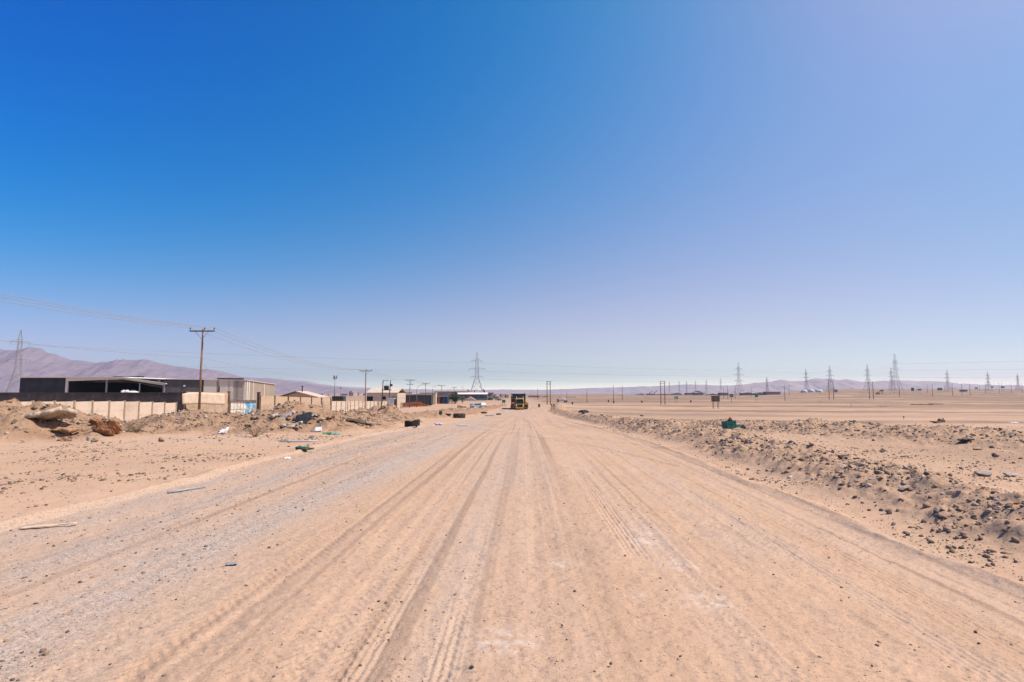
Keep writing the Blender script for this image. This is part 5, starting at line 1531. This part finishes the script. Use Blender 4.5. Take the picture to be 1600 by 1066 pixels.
# big cracked slab sticking out of the left mound
slab('concrete_slab', 72, 663, (1.85, 1.0, .17), 'thick broken concrete slab jutting out of the left dirt mound', 'slab', M('broken_concrete', (.46, .37, .28), .95, .25, 5, .35, .03), (-12, -13, 6), .24, .06, 3, 40, 20)
slab('metal_sheet', 474, 661, (1.0, .62, .02), 'dark curled sheet standing in for a dark arched hole in the middle mound', 'metal sheet', steel_dark, (50, -24, 8), .16, .05, 4)  # dark sheet takes the place of the shade inside an arched hole
slab('concrete_piece', 449, 657, (.9, .4, .14), 'pale broken concrete piece on the left face of the middle mound', 'concrete piece', concrete, (20, -35, 10), .15, .03, 5)
slab('concrete_piece', 457, 670, (1.0, .35, .1), 'tan broken slab low on the left face of the middle mound', 'concrete piece', concrete, (10, -20, 10), .08, .03, 15)
slab('plank', 556, 662, (1.15, .26, .09), 'dark weathered plank lying on the rubble mound slope', 'plank', wood_dark, (24, 9, -8), .1, .015, 6)
slab('plank', 577, 666.5, (.7, .2, .07), 'short grey plank right of the dark plank on the mound slope', 'plank', wood_grey, (20, 6, -12), .08, .015, 7)
slab('plank', 563, 645, (.9, .2, .06), 'pale thin plank near the crest of the rubble mound', 'plank', wood_grey, (10, 4, 0), .1, .015, 8)
for px, py, sz, lab in ((432, 652, .7, 'grey concrete chunk left of the pale concrete pieces on the middle mound'), (444, 668, .6, 'flat tan chunk below the pale concrete pieces on the middle mound'), (492, 652, .55, 'brown chunk on the crest right of the dark curled sheet'), (501, 659, .45, 'small tan chunk on the slope right of the dark curled sheet'),
                        (389, 668, .5, 'dark chunk on the lower left end of the middle mound'), (398, 656, .6, 'grey chunk beneath the gate post on the middle mound'), (517, 655, .5, 'rust brown chunk in the saddle of the middle mound'), (598, 640, .6, 'grey slabby chunk near the top of the rubble mound'), (612, 654, .5, 'brown chunk on the right slope of the rubble mound'), (583, 650, .5, 'tan chunk on the face of the rubble mound')):
    slab('rubble_chunk', px, py, (sz * .62, sz * .36, sz * .2), lab, 'rubble', (concrete, M('tan_clay', (.36, .21, .125), .95, .25, 2, .4, .04), M('brown_rock', (.24, .17, .12)))[(px * 7) % 3], (random.uniform(-20, 25), random.uniform(-25, 15), random.uniform(0, 60)), .03, .035, px % 50, 8, 5)
paper = M('white_paper', (.68, .66, .63), .8, .05, 4, .1)
green_tarp = M('green_plastic', (.05, .22, .14), .6, .2, 3, .25)
slab('paper_scrap', 497.5, 674.5, (.36, .3, .01), 'white paper scrap at the foot of the middle mound', 'paper', paper, (45, -10, 5), .12, .03, 9, 6, 5)
slab('paper_scrap', 349, 677, (.42, .3, .01), 'white sheet scrap lying left below the middle mound', 'paper', paper, (35, -12, 10), .12, .04, 10, 6, 5)
slab('tarpaulin', 511, 679, (.38, .3, .02), 'crumpled green tarpaulin at the foot of the middle mound', 'tarpaulin', green_tarp, (8, 0, 5), .04, .05, 11)
slab('tarpaulin', 524, 679.3, (.36, .24, .02), 'flat strip of green tarpaulin right of the crumpled one', 'tarpaulin', M('pale_green_plastic', (.16, .32, .24), .6, .2, 3, .3), (6, 0, -6), .05, .05, 12)
p = hit(466, 692)
tag(MB().tube([(-.75, 0, .06), (-.2, .02, .05), (.3, -.01, .06), (.75, .03, .05)], .028, 8).build('pipe', M('grey_plastic_pipe', (.42, .42, .43), .5, .1, 3, .2), None, off=(0, 0, 0)), 'pale grey plastic pipe lying on the sand left of the road', 'pipe').location = p
p = hit(474, 703)
t = thing('bottle_crate', p, 'crushed dark green plastic crate lying on the sandy verge', 'crate', R(-8))
MB().hexa([(-.22, -.13, -.02), (.18, -.11, -.02), (.18, .13, -.02), (-.22, .13, -.02)], [(-.23, -.14, .1), (.17, -.12, .06), (.18, .13, .07), (-.22, .14, .11)]).build('shell', M('dark_green_plastic', (.018, .06, .035), .6, .3, 5, .3), t, .02)
MB().box(.24, .34, -.05, .1, .0, .06).build('broken_corner', M('dark_green_plastic', (.018, .06, .035)), t, .01)
MB().box(-.18, .12, -.1, .1, .075, .095).build('lid_rim', green_tarp, t)
slab('scrap_card', 449, 717.5, (.17, .1, .01), 'folded pale card scrap on the verge near the road edge', 'card', paper, (14, 8, 20), .03, .015, 13, 6, 4)
slab('plastic_sheet', 487, 685, (.2, .16, .02), 'grey plastic scrap above the pale grey pipe', 'plastic scrap', grey_sign, (20, 0, 10), .05, .03, 14, 6, 4)
slab('plastic_scrap', 684.6, 664.5, (.55, .35, .12), 'small white and violet plastic bundle on the dirt right of the tyre casing', 'plastic scrap', M('violet_plastic', (.42, .40, .58), .5, .3, 6, .1), (8, 0, 10), .05, .05, 16, 6, 4)
slab('plastic_scrap', 724, 665, (.9, .45, .02), 'flat pale teal plastic strip on the road edge', 'plastic scrap', M('pale_teal_plastic', (.30, .45, .42), .6, .2, 3, .3), (3, 0, 5), .05, .03, 17)
slab('plastic_scrap', 765, 650, (1.6, .6, .04), 'dark grey strip of debris lying by the road left of the truck', 'debris strip', grey_sign, (3, 0, -8), .06, .05, 18)
slab('debris_board', 722, 637.5, (3.0, 1.6, .12), 'dark tilted board on the low mound before the parked cars', 'board', wood_dark, (22, 14, 0), .2, .08, 19)
slab('plank', 76, 826.5, (.7, .045, .016), 'pale plank lying along the left edge of the road', 'plank', M('pale_timber', (.60, .46, .33), .85, .15, 4, .2), (1, -2, 16), .035, .005, 20)
p0, p1 = hit(262, 774), hit(320, 764)
tag(MB().tube([p0 + Vector((0, 0, .05)), p0.lerp(p1, .5) + Vector((0, 0, .045)), p1 + Vector((0, 0, .035))], .022, 8).build('pipe', M('grey_metal_rod', (.30, .30, .31), .5, .1, 3, .3), None, off=tuple(p0)), 'thin grey rod lying along the lip of the left road edge', 'rod')
slab('stone_plate', 362, 885, (.12, .075, .008), 'small flat grey plate lying on the gravel lane', 'plate', M('grey_plate', (.25, .27, .29), .6, .1, 5, .15), (3, -2, 15), .02, .004, 21, 6, 4)
slab('plank', 1395, 633.2, (6.5, .9, .12), 'long dark board lying flat on the plain, left of the longer one', 'board', wood_dark, (0, 0, 2), .08, .05, 22) if False else None
slab('dark_board', 1441, 632.8, (9.5, .7, .18), 'long dark board lying flat across the plain on the right', 'board', wood_dark, (0, 0, 1), .06, .08, 23)
slab('dark_board', 1463, 632.0, (6.0, .7, .2), 'shorter dark board overlapping the right end of the long one', 'board', wood_dark, (0, 1, -2), .1, .08, 24)
slab('metal_sheet', 1380, 635.4, (2.6, .8, .1), 'teal grey sheet lying flat on the plain left of the dark boards', 'metal sheet', M('teal_grey_sheet', (.17, .23, .23), .7, .2, 1, .3), (0, 0, 2), .08, .04, 25)
slab('paper_scrap', 1583, 661.5, (1.1, .5, .02), 'white sheet lying on the plain near the right edge', 'paper', paper, (3, 0, 3), .08, .05, 26)
for px, py, h, lab in ((1329.5, 637.5, 1.3, 'thin short stake on the plain below the twin poles'), (1282, 630, .9, 'pale thin stake on the plain under the white domes'), (1412, 655, .5, 'low dark stump on the plain beyond the rubble')):
    p = hit(px, py, 30)
    o = thing('stake', p, lab, 'stake'); MB().bar((0, 0, -.1), (.05, 0, h), .07, .05, 7).build('shaft', wood_grey, o)
    MB().box(-.09, .14, -.08, .08, h - .12, h + .02).build('cap', wood_dark, o)

# green crate on the rubble
p = hit(1143, 671)
t = thing('crate', p + Vector((0, .2, .02)), 'broken teal green plastic crate with rust red rubble in it on the right bank', 'crate', R(14))
tg = M('teal_crate_plastic', (.015, .13, .12), .6, .25, 4, .25)
W, D, H = .40, .30, .28
MB().box(-W / 2, W / 2, -D / 2, D / 2, 0, .03).build('base', tg, t)
fr = MB()
for k in range(4):
    z = .03 + k * .072
    fr.box(-W / 2, W / 2, -D / 2 - .02, -D / 2, z, z + .035)
for x in np.linspace(-W / 2 + .02, W / 2 - .02, 5):
    fr.box(x - .014, x + .014, -D / 2 - .026, -D / 2 + .01, .03, H)
fr.build('front_grid', tg, t)
bk = MB().box(-W / 2, W / 2, D / 2, D / 2 + .02, .03, H); bk.build('back_wall', tg, t)
for s in (-1, 1):
    MB().box(s * W / 2 - .012, s * W / 2 + .012, -D / 2 + .012, D / 2 - .002, .03, H - .002).build('side_wall', tg, t)
MB().box(W / 2 + .02, W / 2 + .2, -D / 2, -D / 2 + .2, .02, .12).build('broken_flap', tg, t, .01)
cr_loc = t.location.copy()
t.rotation_euler = (R(0), R(-6), R(14))
# ------------------------------------------------------------------ rocks and rubble
def rock_mesh(name, seed, m, sub=2, sq=(1, 1, .65), amp=.6, facets=10):
    rr = random.Random(seed)
    bm = bmesh.new(); bmesh.ops.create_icosphere(bm, subdivisions=sub, radius=1)
    planes = [(Vector((rr.gauss(0, 1), rr.gauss(0, 1), rr.gauss(0, 1))).normalized(), rr.uniform(.4, .8)) for _ in range(facets)]
    for v in bm.verts:
        p = v.co.copy()
        for nrm, d in planes:
            k = p.dot(nrm)
            if k > d: p -= nrm * (k - d) * .92
        n = fbm(np.array([p.x * 1.7 + seed]), np.array([p.y * 1.7 + p.z * 1.3]), seed % 6, 3)[0]
        p *= 1 + amp * .4 * n
        v.co = Vector((p.x * sq[0], p.y * sq[1], p.z * sq[2]))
    me = bpy.data.meshes.new(name); bm.to_mesh(me); bm.free()
    me.materials.append(m)
    return me


rock_meshes = {}
for key, m in (('dark', rock_dark), ('mid', rock_mid), ('pale', rock_pale)):
    rock_meshes[key] = [rock_mesh('rock', 10 * k + len(key), m, 2, (1, RNG.uniform(.6, .95), RNG.uniform(.45, .75))) for k in range(7)]


def rock(p, s, key, label, group=None, sink=.3, name='rock', rot=None, me=None):
    me = me or random.choice(rock_meshes[key])
    o = bpy.data.objects.new(name, me); col.objects.link(o)
    o.location = Vector(p) + Vector((0, 0, s * (.5 - sink)))
    o.scale = (s, s, s)
    o.rotation_euler = rot or (random.uniform(-.4, .4), random.uniform(-.4, .4), random.uniform(0, 6.28))
    return tag(o, label, 'rock', group)


def big_rock(px, py, w, h, label, m, seed, key=None, sq=None, rot=None, name='boulder', sub=5):
    p = hit(px, py)
    sc_ = p.y / 889.0
    W = w * sc_ / 2; H = h * sc_ / 2
    me = rock_mesh(name, seed, m, sub, sq or (1, .8, H / W), .5, 9)
    o = bpy.data.objects.new(name, me); col.objects.link(o)
    o.location = p + Vector((0, W * .3, H * .72)); o.scale = (W, W, W); o.rotation_euler = rot or (0, 0, 0)
    co = np.array([v.co[:] for v in me.vertices])
    n = fbm(co[:, 0] * 3 + seed, co[:, 1] * 3 + co[:, 2] * 4, 2, 5, .62) - .5 * np.abs(fbm(co[:, 0] * 5 + seed, co[:, 2] * 6 - co[:, 1] * 2, 4, 4, .6))
    co = co * (1 + .13 * n[:, None]); me.vertices.foreach_set('co', co.ravel()); me.update()
    return tag(o, label, 'rock')


big_rock(161, 681, 40, 27, 'large rust red clay boulder, biggest on the left dirt mound', rock_red, 3)
big_rock(147, 664, 24, 12, 'smaller red brown boulder right above the biggest clay boulder', rock_red, 5)
big_rock(97, 681, 44, 14, 'flat tan clay block half buried in the face of the left mound', M('tan_clay', (.36, .21, .125), .95, .25, 2, .4, .04), 8)
big_rock(101, 690, 22, 10, 'lower tan clay block sunk in the foot of the left mound', M('tan_clay', (.36, .21, .125)), 9)
big_rock(136, 689, 7, 6, 'small dark stone at the foot of the left mound', rock_dark, 12, name='rock', sub=3)
big_rock(146, 691, 13, 6, 'grey rubble lump right of the small dark stone', rock_mid, 14, name='rock', sub=3)
big_rock(250.5, 691, 9.5, 8, 'single round brown stone standing alone on the sand left of the track', rock_mid, 15, name='rock', sub=3)
big_rock(1472, 660.5, 11, 7.5, 'brown boulder, upper of the pair lying on the plain', M('tan_boulder', (.26, .17, .11), .95, .2, 2, .35, .03), 17, sq=(1, .8, .7))
big_rock(1464, 661.5, 15, 4.6, 'grey flat boulder, lower left of the pair on the plain', rock_mid, 18, sq=(1, .8, .3))
big_rock(1190, 672.5, 7, 7.5, 'dark upright stone on the rubble right of the teal crate', rock_dark, 19, name='rock', sub=3)
big_rock(1418, 768, 26, 12, 'long pale stone slab on the slope of the near right bank', rock_pale, 20, sq=(1, .4, .35), rot=(.1, -.35, .2), name='rock', sub=3)
big_rock(1512, 690, 26, 9, 'wide dark flat rock on the upper right rubble field', rock_dark, 22, name='rock', sub=3)
big_rock(1542, 745, 30, 10, 'broad pale flat stone on the right rubble field', rock_pale, 23, name='rock', sub=3)
big_rock(1581, 745, 24, 7, 'pale flat stone near the right edge of the rubble field', rock_pale, 24, name='rock', sub=3)
big_rock(1530, 703, 13, 5, 'pinkish pale stone below the wide dark flat rock', M('pink_rock', (.50, .33, .25), .9, .15, 3, .2), 25, name='rock', sub=3)
big_rock(1316, 717, 11, 9, 'dark pointed stone on the right bank with a lit right face', rock_dark, 26, name='rock', sub=3)
big_rock(1391, 804, 13, 9, 'dark stone at the foot of the near right bank', rock_dark, 27, name='rock', sub=3)
big_rock(1381, 706.5, 13, 8, 'brown block on the crest of the right rubble', rock_mid, 28, name='rock', sub=3)
big_rock(1557, 715, 10, 8, 'blackish block on the right rubble field', rock_dark, 29, name='rock', sub=3)
big_rock(1589, 788, 10, 5, 'orange stone lying at the right edge of the near bank', M('orange_rock', (.40, .16, .03), .9, .2, 3, .2), 30, name='rock', sub=3)
big_rock(1003, 651, 7, 4, 'dark slab of rock on the crest of the right bank beyond the white topped one', rock_dark, 31, name='rock', sub=3)
big_rock(941, 649.6, 8, 4, 'white topped rock on the crest of the right bank near the road bend', rock_pale, 32, name='rock', sub=3)
big_rock(914, 646.3, 20, 5, 'dark torn lump lying along the crest of the right bank', rubber, 33, name='debris_lump', sub=3)
big_rock(736.8, 1045, 8, 4.5, 'black stone on the road at the bottom of the photo', rock_dark, 34, name='rock', sub=3)
big_rock(478.5, 960, 6, 3.5, 'dark stone lying on the sandy road lane at lower left', rock_dark, 35, name='rock', sub=3)
big_rock(537, 881.5, 8, 3.5, 'dark flat stone on the road left of the centre', rock_dark, 36, name='rock', sub=3)
big_rock(878.5, 980, 5, 4, 'round dark stone on the road right of the centre', rock_dark, 37, name='rock', sub=3)
big_rock(1363.5, 1043, 5, 4, 'small black stone on the road at lower right', rock_dark, 38, name='rock', sub=3)
big_rock(955, 1040, 6, 4, 'black stone in a cluster of white specks on the road', rock_dark, 39, name='rock', sub=3)

# rust red rubble in the crate
o = rock(cr_loc + Vector((.05, .0, .30)), .17, 'mid', 'red brown rubble block sticking out of the teal crate', name='rubble_block'); o.data = rock_mesh('rubble_block', 44, rock_red, 2, (1.2, .7, .6))
o = rock(cr_loc + Vector((.52, -.1, .03)), .16, 'dark', 'dark wood lump beside the broken flap of the teal crate', name='wood_lump')


def scatter(region, n, seed, dens):
    """candidate points spread evenly over the picture-independent ground region, kept where dens is high"""
    rr = np.random.RandomState(seed)
    x = rr.uniform(region[0], region[1], n); y = rr.uniform(region[2], region[3], n)
    keep = rr.rand(n) < dens(x, y)
    return x[keep], y[keep]


def bank_density(x, y):
    pl, pr, wob, wob2 = zones(x, y)
    return ss(.05, .3, pr) * (.35 + .65 * ss(-.3, .5, wob2 + wob))


# larger loose rocks: each one an object
x, y = scatter((6, 30, 5, 62), 5200, 3, bank_density)
rr = np.random.RandomState(9)
size = .04 + .075 * rr.rand(len(x)) ** 3.0 * ss(5, 20, np.hypot(x, y))
vis = size / np.hypot(x, y)
order = np.argsort(-vis)
inside = [i for i in order if abs(x[i] / y[i]) < .98][:80]
names = {'dark': 'dark grey angular rock lying in the rubble along the right of the road', 'mid': 'dusty brown rock lying in the rubble along the right of the road', 'pale': 'pale tan rock lying in the rubble along the right of the road'}
grp = {'dark': 'dark rocks in the right rubble', 'mid': 'brown rocks in the right rubble', 'pale': 'pale rocks in the right rubble'}
zz = land(x[inside], y[inside])
for j, i in enumerate(inside):
    key = ('mid', 'dark', 'mid', 'pale', 'mid', 'pale', 'mid')[int(rr.randint(7))]
    rock((x[i], y[i], zz[j]), float(size[i]), key, names[key], grp[key], .25)
pile_r = scatter((-30, -8, 22, 56), 2600, 5, lambda x, y: ss(.1, .5, zones(x, y)[0]) * (y < 60))
xs, ys = pile_r; zz = land(xs, ys)
for j in range(min(60, len(xs))):
    key = ('mid', 'dark', 'pale', 'mid')[int(rr.randint(4))]
    rock((xs[j], ys[j], zz[j]), float(.06 + .16 * rr.rand() ** 2.5), key, {'mid': 'dusty brown rock on the dirt mounds left of the road', 'dark': 'dark rock on the dirt mounds left of the road', 'pale': 'pale rock on the dirt mounds left of the road'}[key], {'mid': 'brown rocks on the left mounds', 'dark': 'dark rocks on the left mounds', 'pale': 'pale rocks on the left mounds'}[key])

# small stones nobody could count: two objects, each a mass of little angular stones
ICO = bmesh.new(); bmesh.ops.create_icosphere(ICO, subdivisions=1, radius=1); ICO.verts.ensure_lookup_table()
IV = np.array([v.co[:] for v in ICO.verts]); IF = np.array([[v.index for v in f.verts] for f in ICO.faces]); ICO.free()


def stones(name, x, y, s, tone, m, seed, sink=.25):
    rr = np.random.RandomState(seed); n = len(x); k = len(IV)
    z = land(x, y, True)
    V = IV[None] * (1 + .7 * (rr.rand(n, k, 1) - .5)) * (np.stack([np.ones(n), .55 + .4 * rr.rand(n), .35 + .4 * rr.rand(n)], 1))[:, None, :] * s[:, None, None]
    a = rr.rand(n) * 6.28; t = (rr.rand(n) - .5) * 1.2
    ct, st = np.cos(t)[:, None], np.sin(t)[:, None]
    Xr, Zr = V[..., 0] * ct - V[..., 2] * st, V[..., 0] * st + V[..., 2] * ct
    ca, sa = np.cos(a)[:, None], np.sin(a)[:, None]
    P = np.stack([Xr * ca - V[..., 1] * sa + x[:, None], Xr * sa + V[..., 1] * ca + y[:, None], Zr + (z + s * (.5 - sink) * .6)[:, None]], -1).reshape(-1, 3)
    F = (IF[None] + (np.arange(n) * k)[:, None, None]).reshape(-1, 3)
    me = bpy.data.meshes.new(name)
    me.vertices.add(len(P)); me.vertices.foreach_set('co', P.astype(np.float32).ravel())
    me.loops.add(F.size); me.polygons.add(len(F))
    me.loops.foreach_set('vertex_index', F.astype(np.int32).ravel())
    me.polygons.foreach_set('loop_start', np.arange(0, F.size, 3, dtype=np.int32)); me.polygons.foreach_set('loop_total', np.full(len(F), 3, dtype=np.int32))
    me.update(calc_edges=True)
    at = me.attributes.new('tone', 'FLOAT', 'POINT'); at.data.foreach_set('value', np.repeat(tone, k).astype(np.float32))
    me.materials.append(m)
    o = bpy.data.objects.new(name, me); col.objects.link(o); o['kind'] = 'stuff'
    return o


sm, nt, b = new_mat('small_stones')
at = N(nt, 'ShaderNodeAttribute', attribute_name='tone'); rmp = N(nt, 'ShaderNodeValToRGB'); nt.links.new(at.outputs['Fac'], rmp.inputs[0])
e = rmp.color_ramp.elements
e[0].position = 0; e[0].color = (.085, .073, .064, 1); e[1].position = 1; e[1].color = (.52, .45, .38, 1)
for pos_, c_ in ((.22, (.13, .108, .092)), (.45, (.25, .162, .105)), (.8, (.37, .25, .17))):
    k = e.new(pos_); k.color = c_ + (1,)
nt.links.new(rmp.outputs[0], b.inputs['Base Color']); b.inputs['Roughness'].default_value = .95; b.inputs['Specular IOR Level'].default_value = .15

rr = np.random.RandomState(21)
sets = []
x1, y1 = scatter((5.6, 32, 4, 70), 330000, 12, lambda x, y: bank_density(x, y) * (.35 + .65 * ss(50, 12, np.hypot(x, y))))
x2, y2 = scatter((-34, -7, 20, 60), 60000, 13, lambda x, y: ss(.06, .5, zones(x, y)[0]) * .75)
xb = np.concatenate([x1, x2]); yb = np.concatenate([y1, y2])
sb = .010 + .07 * rr.rand(len(xb)) ** 4.5
sb[:len(x1)] *= .7 + .3 * ss(7, 22, np.hypot(x1, y1))
sb[len(x1):] *= 1.5
tn = np.clip(rr.beta(1.7, 1.2, len(xb)), 0, 1)
stones('rubble_stones', xb, yb, sb, tn, sm, 31)
# pebbles on the road, in the gravel lane and on the sandy verge, thinning with distance
r_ = 3.2 * np.exp(rr.rand(90000) ** 1.1 * math.log(42 / 3.2)); a_ = (rr.rand(90000) - .5) * 1.75
xp, yp = r_ * np.sin(a_), r_ * np.cos(a_)
u = xp - xc(yp); wv = fbm(xp / 2.3, yp / 2.3, 4, 3)
clump = ss(.0, .6, vnoise(u / .8, yp / 5, 5) + .5 * vnoise(u / .3, yp / 2.5, 3))
clump2 = ss(-.1, .6, wv + .5 * vnoise(xp / .6, yp / .6, 2))
gr = ss(-1.6, -2.6, u + .5 * wv) * ss(-6.5, -6.1, u); verge = ss(-6.3, -6.8, u); sand = (u > -1.8) & (u < 6.2); rv = ss(6.0, 6.6, u)
p = .08 * sand + .30 * sand * clump + .75 * gr * (.4 + .6 * clump) + verge * (.10 + .8 * clump2) + rv * (.2 + .7 * clump2)
keep = rr.rand(len(xp)) < p
xp, yp, gr, verge, rv = xp[keep], yp[keep], gr[keep], verge[keep], rv[keep]
q = rr.rand(len(xp)); dd = np.hypot(xp, yp)
sp_ = .0026 + .015 * q ** 13 + .00022 * dd + gr * (.0010 + .006 * q ** 7 + .00015 * dd) + np.maximum(verge, rv) * (.003 + .03 * q ** 5 + .0003 * dd)
tn = np.where(rr.rand(len(xp)) < .45, rr.rand(len(xp)) * .45, .5 + .42 * rr.rand(len(xp)))
tn = np.where((verge > .5) | (rv > .5), .05 + .55 * rr.rand(len(xp)), tn)
stones('road_pebbles', xp, yp, sp_, tn, sm, 32)
# gravel strewn over the open plain on the right
r_ = 22 * np.exp(rr.rand(9000) * math.log(150 / 22)); a_ = .12 + rr.rand(9000) * .75
xp, yp = r_ * np.sin(a_), r_ * np.cos(a_)
keep = rr.rand(len(xp)) < ss(.0, .7, vnoise(xp / 60, yp / 5.5, 7) + .5 * vnoise(xp / 9, yp / 4, 2)) * (xp > 9)
xp, yp = xp[keep], yp[keep]
stones('plain_stones', xp, yp, .02 + .08 * rr.rand(len(xp)) ** 2.5, rr.rand(len(xp)) * .7, sm, 33)
ground = build_ground()
light_and_sky()
